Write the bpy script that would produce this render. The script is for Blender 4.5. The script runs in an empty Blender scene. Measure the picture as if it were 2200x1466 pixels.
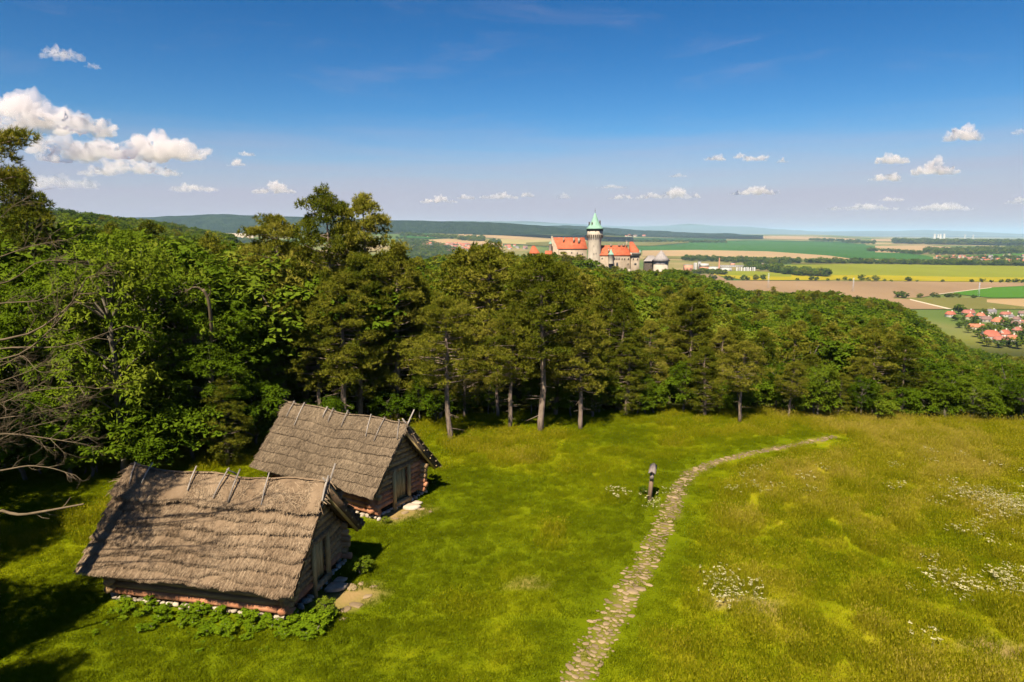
import bpy, bmesh, math, random
import numpy as np
from mathutils import Vector, noise as mnoise

# ------------------------------------------------------------------ camera, sky, sun, exposure
SC = bpy.context.scene
COL = SC.collection
F_PX, CAM_H = 1467.0, 12.4                      # focal length in photo pixels (2200 wide), drone height
PITCH = math.atan((733 - 502) / F_PX)
cam_d = bpy.data.cameras.new('camera'); cam = bpy.data.objects.new('camera', cam_d); COL.objects.link(cam)
cam_d.sensor_width = 36.0; cam_d.lens = 36.0 * F_PX / 2200.0
cam_d.clip_start = 0.5; cam_d.clip_end = 120000.0
cam.location = (0, 0, CAM_H); cam.rotation_euler = (math.pi / 2 - PITCH, 0, 0)
SC.camera = cam

SUN_EL = math.radians(52)
SUN_H = Vector((-0.34, -0.94)).normalized()     # horizontal direction towards the sun
world = bpy.data.worlds.new('World'); SC.world = world; world.use_nodes = True
nt = world.node_tree; nt.nodes.clear()
sky = nt.nodes.new('ShaderNodeTexSky'); sky.sky_type = 'NISHITA'; sky.sun_disc = False
sky.sun_elevation = SUN_EL; sky.sun_rotation = math.atan2(SUN_H.x, SUN_H.y)
sky.altitude = 300; sky.air_density = 1.0; sky.dust_density = 0.7; sky.ozone_density = 4.0
hsv = nt.nodes.new('ShaderNodeHueSaturation'); hsv.inputs['Saturation'].default_value = 1.2; hsv.inputs['Hue'].default_value = 0.497; hsv.inputs['Value'].default_value = .35
gam = nt.nodes.new('ShaderNodeGamma'); gam.inputs['Gamma'].default_value = 1.5
bg = nt.nodes.new('ShaderNodeBackground'); bg.inputs['Strength'].default_value = 0.05
wo = nt.nodes.new('ShaderNodeOutputWorld')
nt.links.new(sky.outputs[0], gam.inputs[0]); nt.links.new(gam.outputs[0], hsv.inputs['Color']); nt.links.new(hsv.outputs[0], bg.inputs[0])
# a thin lavender veil of high cloud low over the whole horizon, streaked
tc = nt.nodes.new('ShaderNodeTexCoord'); sxyz = nt.nodes.new('ShaderNodeSeparateXYZ'); nt.links.new(tc.outputs['Generated'], sxyz.inputs[0])
mp = nt.nodes.new('ShaderNodeMapping'); mp.inputs['Scale'].default_value = (2.2, 2.2, 26.0); mp.inputs['Rotation'].default_value = (0.0, 0.03, 0.0); nt.links.new(tc.outputs['Generated'], mp.inputs[0])
wn = nt.nodes.new('ShaderNodeTexNoise'); wn.inputs['Scale'].default_value = 1.6; wn.inputs['Detail'].default_value = 6; wn.inputs['Roughness'].default_value = .55; nt.links.new(mp.outputs[0], wn.inputs['Vector'])
def wmath(op, a, b, c=None):
    q = nt.nodes.new('ShaderNodeMath'); q.operation = op
    for i, v in enumerate((a, b, c)):
        if v is None: continue
        if isinstance(v, (int, float)): q.inputs[i].default_value = v
        else: nt.links.new(v, q.inputs[i])
    return q.outputs[0]
h_ = wmath('MULTIPLY_ADD', wn.outputs['Fac'], -.07, wmath('ADD', sxyz.outputs['Z'], .035))
mr = nt.nodes.new('ShaderNodeMapRange'); mr.interpolation_type = 'SMOOTHSTEP'; mr.inputs['From Min'].default_value = .165; mr.inputs['From Max'].default_value = .03; mr.inputs['To Min'].default_value = 0; mr.inputs['To Max'].default_value = .88; nt.links.new(h_, mr.inputs['Value'])
mx_ = nt.nodes.new('ShaderNodeMix'); mx_.data_type = 'RGBA'; mx_.inputs['B'].default_value = (4.1, 3.65, 4.6, 1)
mp2 = nt.nodes.new('ShaderNodeMapping'); mp2.inputs['Scale'].default_value = (3.0, 3.0, 15.0); mp2.inputs['Rotation'].default_value = (0.0, -0.12, 0.0); mp2.inputs['Location'].default_value = (.4, .2, .1); nt.links.new(tc.outputs['Generated'], mp2.inputs[0])
wn2 = nt.nodes.new('ShaderNodeTexNoise'); wn2.inputs['Scale'].default_value = 1.3; wn2.inputs['Detail'].default_value = 7; wn2.inputs['Roughness'].default_value = .62; wn2.inputs['Distortion'].default_value = .6; nt.links.new(mp2.outputs[0], wn2.inputs['Vector'])
ci_ = nt.nodes.new('ShaderNodeMapRange'); ci_.interpolation_type = 'SMOOTHSTEP'; ci_.inputs['From Min'].default_value = .52; ci_.inputs['From Max'].default_value = .80; ci_.inputs['To Max'].default_value = .2; nt.links.new(wn2.outputs['Fac'], ci_.inputs['Value'])
veil = wmath('MAXIMUM', mr.outputs[0], ci_.outputs[0])
nt.links.new(veil, mx_.inputs['Factor']); nt.links.new(hsv.outputs[0], mx_.inputs['A']); nt.links.new(mx_.outputs['Result'], bg.inputs[0])
nt.links.new(bg.outputs[0], wo.inputs[0])

sun_d = bpy.data.lights.new('sun', 'SUN'); sun_d.energy = 5.0; sun_d.angle = math.radians(0.55); sun_d.color = (1.0, 0.88, 0.68)
sun = bpy.data.objects.new('sun', sun_d); COL.objects.link(sun)
SUN_V = Vector((SUN_H.x * math.cos(SUN_EL), SUN_H.y * math.cos(SUN_EL), math.sin(SUN_EL)))
sun.rotation_euler = SUN_V.to_track_quat('Z', 'Y').to_euler(); sun.location = (-20, -20, 60)

vs = SC.view_settings; vs.view_transform = 'Standard'; vs.look = 'None'; vs.gamma = 1.0; vs.use_curve_mapping = False
vs.exposure = 1.3
cy = SC.cycles
cy.use_adaptive_sampling = True; cy.adaptive_threshold = 0.01
cy.use_denoising = True
try: cy.denoiser = 'OPENIMAGEDENOISE'; cy.denoising_input_passes = 'RGB_ALBEDO_NORMAL'; cy.denoising_prefilter = 'FAST'
except Exception: pass
cy.max_bounces = 12; cy.diffuse_bounces = 3; cy.glossy_bounces = 2; cy.transmission_bounces = 3; cy.volume_bounces = 10; cy.transparent_max_bounces = 12
cy.sample_clamp_indirect = 6; cy.caustics_reflective = False; cy.caustics_refractive = False
SC.render.use_persistent_data = False

# ------------------------------------------------------------------ helpers
RNG = np.random.default_rng(7)
R0 = random.Random(5)
CP, SP = math.cos(PITCH), math.sin(PITCH)
def ray(px, py):
    dx, dy = (px - 1100) / F_PX, (733 - py) / F_PX
    return np.array([dx, CP + dy * SP, -SP + dy * CP])
def at(px, py, Y):                      # the point a photo pixel shows, if it stands at distance Y
    r = ray(px, py); return np.array([0, 0, CAM_H]) + r * (Y / r[1])
def project(P):
    P = np.asarray(P, float); x, y, z = P[..., 0], P[..., 1], P[..., 2] - CAM_H
    f = y * CP - z * SP; u = y * SP + z * CP
    return 1100 + F_PX * x / f, 733 - F_PX * u / f
def px_of(x, y): return 1100 + F_PX * x / (np.maximum(y, 1e-3) * CP + 2.0)

def hash2(ix, iy, seed=0):
    h = (ix.astype(np.int64) * 374761393 + iy.astype(np.int64) * 668265263 + seed * 1442695041) & 0x7fffffff
    h = ((h ^ (h >> 13)) * 1274126177) & 0x7fffffff
    return ((h ^ (h >> 16)) & 0xffff) / 65535.0
def vnoise(x, y, seed=0):
    x = np.asarray(x, float); y = np.asarray(y, float)
    ix, iy = np.floor(x), np.floor(y); fx, fy = x - ix, y - iy
    fx = fx * fx * (3 - 2 * fx); fy = fy * fy * (3 - 2 * fy)
    a = hash2(ix, iy, seed); b = hash2(ix + 1, iy, seed); c = hash2(ix, iy + 1, seed); d = hash2(ix + 1, iy + 1, seed)
    return (a * (1 - fx) + b * fx) * (1 - fy) + (c * (1 - fx) + d * fx) * fy
def fbm(x, y, seed=0, oct=4):
    s = 0; a = .5; t = 0
    for o in range(oct):
        s = s + a * vnoise(np.asarray(x) * 2 ** o, np.asarray(y) * 2 ** o, seed + o); t += a; a *= .5
    return s / t

def new_mesh(name, V, Fs, mats=(), mi=None, smooth=False, attrs=None):
    """V (n,3); Fs a list of (m,3) or (m,4) index arrays; mi a list of material indices per array; attrs {name: per-face-or-point floats}"""
    if not isinstance(Fs, (list, tuple)): Fs = [Fs]
    V = np.asarray(V, np.float32); Fs = [np.asarray(f, np.int32) for f in Fs if len(f)]
    me = bpy.data.meshes.new(name)
    me.vertices.add(len(V)); me.vertices.foreach_set('co', V.ravel())
    loops = np.concatenate([f.ravel() for f in Fs]); tot = np.concatenate([np.full(len(f), f.shape[1], np.int32) for f in Fs])
    st = np.concatenate([[0], np.cumsum(tot)[:-1]]).astype(np.int32)
    me.loops.add(len(loops)); me.loops.foreach_set('vertex_index', loops)
    me.polygons.add(len(tot)); me.polygons.foreach_set('loop_start', st); me.polygons.foreach_set('loop_total', tot)
    if mi is not None: me.polygons.foreach_set('material_index', np.concatenate([np.full(len(f), m, np.int32) if np.isscalar(m) else np.asarray(m, np.int32) for f, m in zip(Fs, mi)]))
    if smooth: me.polygons.foreach_set('use_smooth', np.ones(len(tot), bool))
    for k, v in (attrs or {}).items():
        v = np.asarray(v, np.float32)
        a = me.attributes.new(k, 'FLOAT', 'POINT' if len(v) == len(V) else 'FACE'); a.data.foreach_set('value', v)
    for m in mats: me.materials.append(m)
    me.update(calc_edges=True); return me
def obj(name, me, parent=None, loc=None, rotz=None, label=None, cat=None, group=None, kind=None):
    o = bpy.data.objects.new(name, me); COL.objects.link(o)
    if parent is not None: o.parent = parent
    if loc is not None: o.location = tuple(loc)
    if rotz is not None: o.rotation_euler = (0, 0, rotz)
    return tag(o, label, cat, group, kind)
def tag(o, label=None, cat=None, group=None, kind=None):
    if label: o['label'] = label
    if cat: o['category'] = cat
    if group: o['group'] = group
    if kind: o['kind'] = kind
    return o
class MB:
    """collects shapes into one mesh"""
    def __init__(s): s.v = []; s.f3 = []; s.f4 = []; s.m3 = []; s.m4 = []; s.n = 0
    def add(s, V, F, m=0):
        V = np.asarray(V, float).reshape(-1, 3); F = np.asarray(F, int)
        s.v.append(V)
        (s.f3 if F.shape[1] == 3 else s.f4).append(F + s.n); (s.m3 if F.shape[1] == 3 else s.m4).append(np.full(len(F), m)); s.n += len(V)
    def also(s, F, m=0, back=0):                       # faces on the vertices added last
        base = s.n - back; F = np.asarray(F, int)
        (s.f3 if F.shape[1] == 3 else s.f4).append(F + base); (s.m3 if F.shape[1] == 3 else s.m4).append(np.full(len(F), m))
    def hexa(s, P, m=0):                               # 8 corners: bottom 0-3, top 4-7
        s.add(P, [[3, 2, 1, 0], [4, 5, 6, 7], [0, 1, 5, 4], [1, 2, 6, 5], [2, 3, 7, 6], [3, 0, 4, 7]], m)
    def box(s, lo, hi, m=0):
        (a, b, c), (d, e, f) = lo, hi
        s.hexa([(a, b, c), (d, b, c), (d, e, c), (a, e, c), (a, b, f), (d, b, f), (d, e, f), (a, e, f)], m)
    def tube(s, pts, rad, n=8, m=0, caps=True, jit=0, rnd=None):
        pts = np.asarray(pts, float); k = len(pts); rad = np.broadcast_to(np.asarray(rad, float), (k,))
        T = np.gradient(pts, axis=0); T /= np.linalg.norm(T, axis=1, keepdims=True) + 1e-9
        ref = np.array([0, 0, 1.]) if abs(T[0][2]) < .8 else np.array([1., 0, 0])
        A = np.cross(T, ref); A /= np.linalg.norm(A, axis=1, keepdims=True) + 1e-9; B = np.cross(T, A)
        an = np.arange(n) * 2 * math.pi / n
        r = rad[:, None] * (1 + (jit * (rnd or RNG).normal(size=(k, n)) if jit else 0))
        V = pts[:, None, :] + r[..., None] * (np.cos(an)[None, :, None] * A[:, None, :] + np.sin(an)[None, :, None] * B[:, None, :])
        i = np.arange(k - 1)[:, None] * n; j = np.arange(n)[None, :]; j2 = (j + 1) % n
        Fq = np.stack([i + j, i + j2, i + n + j2, i + n + j], -1).reshape(-1, 4)
        V = V.reshape(-1, 3)
        if caps:
            V = np.concatenate([V, pts[:1], pts[-1:]])
        s.add(V, Fq, m)
        if caps:
            jj = np.arange(n); z = np.zeros(n, int)
            s.also(np.stack([z + k * n, (jj + 1) % n, jj], 1), m, len(V)); s.also(np.stack([z + k * n + 1, (k - 1) * n + jj, (k - 1) * n + (jj + 1) % n], 1), m, len(V))
    def lathe(s, prof, n=16, c=(0, 0, 0), m=0, phase=0):
        prof = np.asarray(prof, float); k = len(prof); an = np.arange(n) * 2 * math.pi / n + phase
        V = np.stack([prof[:, None, 0] * np.cos(an), prof[:, None, 0] * np.sin(an), np.repeat(prof[:, 1:2], n, 1)], -1).reshape(-1, 3) + np.asarray(c, float)
        i = np.arange(k - 1)[:, None] * n; j = np.arange(n)[None, :]; j2 = (j + 1) % n
        s.add(V, np.stack([i + j, i + j2, i + n + j2, i + n + j], -1).reshape(-1, 4), m)
    def mesh(s, name, mats, smooth=False):
        return new_mesh(name, np.concatenate(s.v), [np.concatenate(a) for a in (s.f3, s.f4) if a], mats, [np.concatenate(a) for a in (s.m3, s.m4) if a], smooth)

def mat(name): 
    m = bpy.data.materials.new(name); m.use_nodes = True; t = m.node_tree; t.nodes.clear(); return m, t
def ramp(t, stops):
    r = t.nodes.new('ShaderNodeValToRGB'); e = r.color_ramp.elements
    while len(e) < len(stops): e.new(.5)
    for i, (p, c) in enumerate(stops): e[i].position = p; e[i].color = (*c, 1)
    return r
def noise_node(t, scale, detail=5, rough=.6, vec=None, dist=0):
    n = t.nodes.new('ShaderNodeTexNoise'); n.inputs['Scale'].default_value = scale; n.inputs['Detail'].default_value = detail
    n.inputs['Roughness'].default_value = rough; n.inputs['Distortion'].default_value = dist
    if vec is not None: t.links.new(vec, n.inputs['Vector'])
    return n
def coords(t, kind='pos', stretch=None):
    if kind == 'pos': c = t.nodes.new('ShaderNodeNewGeometry').outputs['Position']
    else: c = t.nodes.new('ShaderNodeTexCoord').outputs['Object']
    if stretch:
        mp = t.nodes.new('ShaderNodeMapping'); mp.inputs['Scale'].default_value = stretch; t.links.new(c, mp.inputs[0]); c = mp.outputs[0]
    return c
def surf(name, stops, scale=4, detail=6, rough=.85, bump=0, bscale=30, coord='pos', stretch=None, spec=.2, nrough=.6, rand=0):
    """a procedural surface: noise through a colour ramp, a finer noise as relief"""
    if isinstance(stops[0], (int, float)): c = stops; stops = [(.3, tuple(x * .82 for x in c)), (.7, tuple(min(1, x * 1.15) for x in c))]
    m, t = mat(name); vec = coords(t, coord, stretch)
    n = noise_node(t, scale, detail, nrough, vec); r = ramp(t, stops)
    fac = n.outputs['Fac']
    if rand:
        oi = t.nodes.new('ShaderNodeObjectInfo'); ma = t.nodes.new('ShaderNodeMath'); ma.operation = 'MULTIPLY_ADD'
        ma.inputs[1].default_value = rand; t.links.new(oi.outputs['Random'], ma.inputs[0]); 
        mb = t.nodes.new('ShaderNodeMath'); mb.operation = 'SUBTRACT'; t.links.new(fac, mb.inputs[0]); mb.inputs[1].default_value = rand / 2
        t.links.new(mb.outputs[0], ma.inputs[2]); fac = ma.outputs[0]
    t.links.new(fac, r.inputs[0])
    b = t.nodes.new('ShaderNodeBsdfPrincipled'); b.inputs['Roughness'].default_value = rough; b.inputs['Specular IOR Level'].default_value = spec
    t.links.new(r.outputs[0], b.inputs['Base Color'])
    if bump:
        n2 = noise_node(t, bscale, 4, .6, vec); bp = t.nodes.new('ShaderNodeBump'); bp.inputs['Strength'].default_value = 1; bp.inputs['Distance'].default_value = bump
        t.links.new(n2.outputs['Fac'], bp.inputs['Height']); t.links.new(bp.outputs[0], b.inputs['Normal'])
    o = t.nodes.new('ShaderNodeOutputMaterial'); t.links.new(b.outputs[0], o.inputs[0]); return m
def leafy(name, stops, trans=.3, tint_amt=.6, scale=.35, rand=.35, attr='tint', atype='GEOMETRY', pnoise=.5):
    """foliage: colour from a per-leaf value, the tree's own random and a broad noise; diffuse plus some light through the leaf"""
    m, t = mat(name)
    a = t.nodes.new('ShaderNodeAttribute'); a.attribute_name = attr; a.attribute_type = atype
    oi = t.nodes.new('ShaderNodeObjectInfo'); n = noise_node(t, scale, 3, .5, coords(t))
    def madd(x, k, y=None, c=0.0):
        q = t.nodes.new('ShaderNodeMath'); q.operation = 'MULTIPLY_ADD'; t.links.new(x, q.inputs[0]); q.inputs[1].default_value = k
        if y is None: q.inputs[2].default_value = c
        else: t.links.new(y, q.inputs[2])
        return q.outputs[0]
    f = madd(a.outputs['Fac'], tint_amt, None, .5 - tint_amt / 2 - rand / 2 - pnoise / 2); f = madd(oi.outputs['Random'], rand, f); f = madd(n.outputs['Fac'], pnoise, f)
    r = ramp(t, stops); t.links.new(f, r.inputs[0])
    d = t.nodes.new('ShaderNodeBsdfDiffuse'); tr = t.nodes.new('ShaderNodeBsdfTranslucent'); mx = t.nodes.new('ShaderNodeMixShader'); mx.inputs[0].default_value = trans
    t.links.new(r.outputs[0], d.inputs[0]); t.links.new(r.outputs[0], tr.inputs[0])
    t.links.new(d.outputs[0], mx.inputs[1]); t.links.new(tr.outputs[0], mx.inputs[2])
    o = t.nodes.new('ShaderNodeOutputMaterial'); t.links.new(mx.outputs[0], o.inputs[0]); return m

def scatter(name, P, protos, rotz, scale, idx, tilt=None, extra=None, label=None, cat=None, kind='stuff'):
    """one 'stuff' object: copies of the prototype meshes set on the points P"""
    me = bpy.data.meshes.new(name); n = len(P)
    me.vertices.add(n); me.vertices.foreach_set('co', np.asarray(P, np.float32).ravel())
    rot = np.zeros((n, 3), np.float32); rot[:, 2] = rotz
    if tilt is not None: rot[:, :2] = tilt
    sc = np.asarray(scale, np.float32)
    if sc.ndim == 1: sc = np.repeat(sc[:, None], 3, 1)
    for k, v in (('rot', rot), ('scl', sc)):
        a = me.attributes.new(k, 'FLOAT_VECTOR', 'POINT'); a.data.foreach_set('vector', v.ravel())
    a = me.attributes.new('idx', 'INT', 'POINT'); a.data.foreach_set('value', np.asarray(idx, np.int32))
    for k, v in (extra or {}).items():
        a = me.attributes.new(k, 'FLOAT', 'POINT'); a.data.foreach_set('value', np.asarray(v, np.float32))
    c = bpy.data.collections.new(name + '_kinds')
    for i, p in enumerate(protos):
        q = bpy.data.objects.new('%s_%02d' % (name, i), p); c.objects.link(q)
    g = bpy.data.node_groups.new(name, 'GeometryNodeTree')
    g.interface.new_socket('Geometry', in_out='INPUT', socket_type='NodeSocketGeometry'); g.interface.new_socket('Geometry', in_out='OUTPUT', socket_type='NodeSocketGeometry')
    gi = g.nodes.new('NodeGroupInput'); go = g.nodes.new('NodeGroupOutput')
    ci = g.nodes.new('GeometryNodeCollectionInfo'); ci.inputs['Collection'].default_value = c; ci.inputs['Separate Children'].default_value = True; ci.inputs['Reset Children'].default_value = True
    ip = g.nodes.new('GeometryNodeInstanceOnPoints'); ip.inputs['Pick Instance'].default_value = True
    def na(nm, ty):
        x = g.nodes.new('GeometryNodeInputNamedAttribute'); x.data_type = ty; x.inputs['Name'].default_value = nm
        return [s for s in x.outputs if s.enabled and s.name == 'Attribute'][0]
    er = g.nodes.new('FunctionNodeEulerToRotation'); g.links.new(na('rot', 'FLOAT_VECTOR'), er.inputs[0])
    g.links.new(gi.outputs[0], ip.inputs['Points']); g.links.new(ci.outputs[0], ip.inputs['Instance']); g.links.new(na('idx', 'INT'), ip.inputs['Instance Index'])
    g.links.new(er.outputs[0], ip.inputs['Rotation']); g.links.new(na('scl', 'FLOAT_VECTOR'), ip.inputs['Scale']); g.links.new(ip.outputs[0], go.inputs[0])
    o = obj(name, me, label=label, cat=cat, kind=kind); md = o.modifiers.new('scatter', 'NODES'); md.node_group = g
    return o
# ------------------------------------------------------------------ terrain: one sheet to the horizon
T_PX = np.array([-900, -300, 100, 300, 500, 700, 900, 1050, 1250, 1450, 1600, 1750, 1900, 2050, 2200, 2600, 3200.])
_T = '''48     0   0   0   0   0   0   0   0   0  -.3 -.6 -.9 -1.2 -1.5 -1.8 -3 -5
65     1   0   0   0   -.5 -.5 -1  -1  -1.5 -2 -3  -3.5 -4.5 -5.5 -6.5 -9 -11
100    1   0   0   -1  -2  -2  -2  -3  -4  -5  -6  -7  -9  -12 -14 -20 -24
150    2   1   0   -3  -4  -4  -3  -5  -7  -9  -10 -11 -14 -19 -23 -33 -38
200    4   2   0   -4  -5  -5  -4  -7  -10 -12 -14 -15 -17 -26 -32 -45 -50
290    8   6   3   -3  -3  -5  -6  -9  -15 -16 -20 -19 -22 -36 -50 -62 -66
380    16  12  8   0   0   -5  -12 -12 -18 -20 -27 -35 -42 -60 -70 -78 -80
460    26  20  14  6   1   -4  -12 -10 -18 -19 -30 -50 -60 -78 -86 -90 -90
600    40  32  24  13  5   -20 -40 -40 -45 -50 -60 -75 -84 -90 -90 -90 -90
800    40  30  22  8  -10 -60 -80 -80 -82 -84 -88 -90 -90 -90 -90 -90 -90
1100   20  10  0  -20 -60 -80 -90 -90 -90 -90 -90 -90 -90 -90 -90 -90 -90
1700  -40 -60 -80 -90 -90 -90 -90 -90 -90 -90 -90 -90 -90 -90 -90 -90 -90
2500  -60 -80 -85 -85 -85 -85 -85 -86 -88 -90 -90 -90 -90 -90 -90 -90 -90
3000  -60 -75 -75 -75 -75 -75 -75 -78 -84 -90 -90 -90 -90 -90 -90 -90 -90
3500  -50 -55 -55 -55 -55 -55 -55 -60 -74 -86 -88 -88 -88 -88 -88 -88 -88
4000  -30 -30 -30 -30 -30 -30 -30 -38 -60 -80 -85 -86 -86 -86 -86 -86 -86
4500  -5  -5  -5  -5  -5  -5  -5  -18 -48 -74 -82 -83 -83 -83 -83 -83 -83
5000  10  10  10  10  10  10  10  0   -36 -66 -77 -79 -80 -80 -80 -80 -80
7000  20  20  20  20  20  20  20  10  -8  -38 -55 -60 -66 -70 -70 -70 -70
10000 0   0   0   0   0   0   0   0   0   -12 -25 -32 -52 -70 -76 -80 -80
15000 -20 -20 -20 -20 -20 -20 -20 -10 -5  -5  -5  -12 -70 -100 -110 -110 -110
26000 -60 -60 -60 -60 -60 -60 -60 -60 -60 -60 -60 -70 -100 -120 -130 -130 -130
60000 -60 -60 -60 -60 -60 -60 -60 -60 -60 -60 -60 -70 -100 -120 -130 -130 -130'''
_T = np.array([[float(v) for v in l.split()] for l in _T.split('\n')]); T_D = np.log(_T[:, 0]); T_Z = _T[:, 1:]
def _pchip_rows(u):                      # monotone-ish smoothing of the interpolation parameter
    return u * u * (3 - 2 * u)
def meadow_z(x, y):
    return (fbm(x * .12, y * .12, 3) - .5) * .5 + (fbm(x * .5, y * .5, 9, 3) - .5) * .12 - .03 * np.maximum(x - 8, 0) ** 1.2 * .35
def ground(x, y):
    x = np.asarray(x, float); y = np.asarray(y, float)
    px = np.clip(px_of(x, np.maximum(y, 20)), T_PX[0], T_PX[-1]); d = np.clip(np.log(np.maximum(y, 48.)), T_D[0], T_D[-1])
    i = np.clip(np.searchsorted(T_PX, px, 'right') - 1, 0, len(T_PX) - 2); j = np.clip(np.searchsorted(T_D, d, 'right') - 1, 0, len(T_D) - 2)
    u = (px - T_PX[i]) / (T_PX[i + 1] - T_PX[i]); v = (d - T_D[j]) / (T_D[j + 1] - T_D[j]); u = .5 * u + .5 * _pchip_rows(u)
    z = (T_Z[j, i] * (1 - u) + T_Z[j, i + 1] * u) * (1 - v) + (T_Z[j + 1, i] * (1 - u) + T_Z[j + 1, i + 1] * u) * v
    if y.size and y.min() > 920: return z
    w = np.clip((y - 40) / 14, 0, 1); w = w * w * (3 - 2 * w)
    return meadow_z(x, y) * (1 - w) + z * w + (fbm(x * .02, y * .02, 21) - .5) * 2.5 * np.clip((y - 60) / 60, 0, 1) * np.clip((900 - y) / 300, 0, 1)
def hit(px, py, off=0.0):
    """where the ray through a photo pixel meets the ground"""
    r = ray(px, py); lo = None; prev = 5.0
    for Y in np.geomspace(6, 60000, 500):
        p = r * (Y / r[1]); 
        if CAM_H + p[2] < ground(p[0], p[1]) + off: lo = prev; hi = Y; break
        prev = Y
    if lo is None: Y = 58000.0
    else:
        for _ in range(30):
            m = (lo + hi) / 2; p = r * (m / r[1])
            if CAM_H + p[2] < ground(p[0], p[1]) + off: hi = m
            else: lo = m
        Y = hi
    p = r * (Y / r[1]); return np.array([p[0], p[1], CAM_H + p[2]])
def hitv(PX, PY, ymin=925.0):
    """hit() for arrays, looking only beyond the near woods"""
    PX = np.asarray(PX, float); PY = np.asarray(PY, float)
    dx, dy = (PX - 1100) / F_PX, (733 - PY) / F_PX; ry = CP + dy * SP; rz = -SP + dy * CP
    lo = np.full(PX.shape, ymin); hi = np.full(PX.shape, 58000.); found = np.zeros(PX.shape, bool); prev = lo.copy()
    for Y in np.geomspace(ymin, 58000, 120):
        under = CAM_H + rz * Y / ry < ground(dx * Y / ry, Y + 0 * ry)
        new = under & ~found; lo = np.where(new, prev, lo); hi = np.where(new, Y, hi); found |= under; prev = np.full(PX.shape, Y)
    for _ in range(24):
        m = (lo + hi) / 2; under = CAM_H + rz * m / ry < ground(dx * m / ry, m); hi = np.where(under & found, m, hi); lo = np.where(under | ~found, lo, m)
    Y = np.where(found, hi, 58000.); return np.stack([dx * Y / ry, Y, CAM_H + rz * Y / ry], -1)

# path centre line (photo pixels) laid on the meadow
PATH_PX = [(1205, 1520), (1238, 1466), (1268, 1400), (1328, 1310), (1388, 1210), (1424, 1135), (1445, 1085), (1462, 1042), (1492, 1010), (1560, 986), (1650, 968), (1720, 954), (1805, 937.5)]
PATH = np.array([hit(*q)[:2] for q in PATH_PX])
_s = np.concatenate([[0], np.cumsum(np.linalg.norm(np.diff(PATH, axis=0), axis=1))]); PATH_S = np.arange(0, _s[-1], .1)
PATH_P = np.stack([np.interp(PATH_S, _s, PATH[:, k]) for k in (0, 1)], 1)
for _ in range(3):
    k = np.ones(15) / 15; pad = np.concatenate([np.repeat(PATH_P[:1], 7, 0), PATH_P, np.repeat(PATH_P[-1:], 7, 0)]); PATH_P = np.stack([np.convolve(pad[:, c], k, 'valid') for c in (0, 1)], 1)
def path_dist(x, y):
    q = np.stack([np.asarray(x).ravel(), np.asarray(y).ravel()], 1); P = PATH_P[::4]; out = np.empty(len(q))
    for a in range(0, len(q), 4000): out[a:a + 4000] = np.sqrt(((q[a:a + 4000, None, :] - P[None]) ** 2).sum(-1).min(1))
    return out.reshape(np.shape(x))
HUT1 = dict(c=np.array([-10.114, 23.171]), yaw=-0.204, L=7.87, W=2.74, he=1.2, hr=3.95)
HUT2 = dict(c=np.array([-8.009, 31.598]), yaw=-0.532, L=7.757, W=2.406, he=1.29, hr=3.98)
def hut_local(h, x, y):
    c, s = math.cos(h['yaw']), math.sin(h['yaw']); dx, dy = x - h['c'][0], y - h['c'][1]; return dx * c + dy * s, -dx * s + dy * c
def hut_mask(x, y, grow=0.0):
    m = np.zeros(np.shape(x), bool)
    for h in (HUT1, HUT2):
        a, b = hut_local(h, x, y); m |= (np.abs(a) < h['L'] / 2 - .5 + grow) & (np.abs(b) < h['W'] - .35 + grow)
    return m
# meadow cover: 0 = short green turf, 1 = tall yellowing grass
def cover(x, y):
    pd = path_dist(x, y)
    a = fbm(x * .16 + 3, y * .16, 31) * 1.0 + fbm(x * .6, y * .6, 33, 3) * .55 + (fbm(x * 1.7 + 5, y * 1.7, 35, 3) - .5) * .45 - .24
    right = np.clip((x - np.interp(y, PATH_P[:, 1], PATH_P[:, 0])) * .3 + .05, -.16, .11)
    a = a + right - .55 * np.exp(-(pd / 1.7) ** 2)
    for h in (HUT1, HUT2):
        u, v = hut_local(h, x, y); a = a - .5 * np.exp(-((np.maximum(np.abs(u) - 4, 0) ** 2 + np.maximum(np.abs(v) - 3, 0) ** 2) / 9))
    return np.clip(a, 0, 1)
SOIL = [hit(1590, 1292)[:2], hit(1625, 1302)[:2], hit(2135, 1390)[:2], hit(2165, 1398)[:2], hit(760, 1275)[:2], hit(735, 1290)[:2], hit(880, 1098)[:2], hit(850, 1108)[:2], hit(1130, 1255)[:2]]
def soil(x, y):
    s = np.zeros(np.shape(x))
    for i, q in enumerate(SOIL): s = np.maximum(s, np.exp(-(((x - q[0]) / 1.0) ** 2 + ((y - q[1]) / .6) ** 2)) * (.5 if i == 8 else 1.0))
    pd = path_dist(x, y); s = np.maximum(s, .40 * np.exp(-(pd / .45) ** 4))
    s = s * (.35 + 1.1 * fbm(x * 1.3, y * 1.3, 77, 3))
    return np.where(s > .25, np.clip(s, 0, 1), 0)

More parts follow.
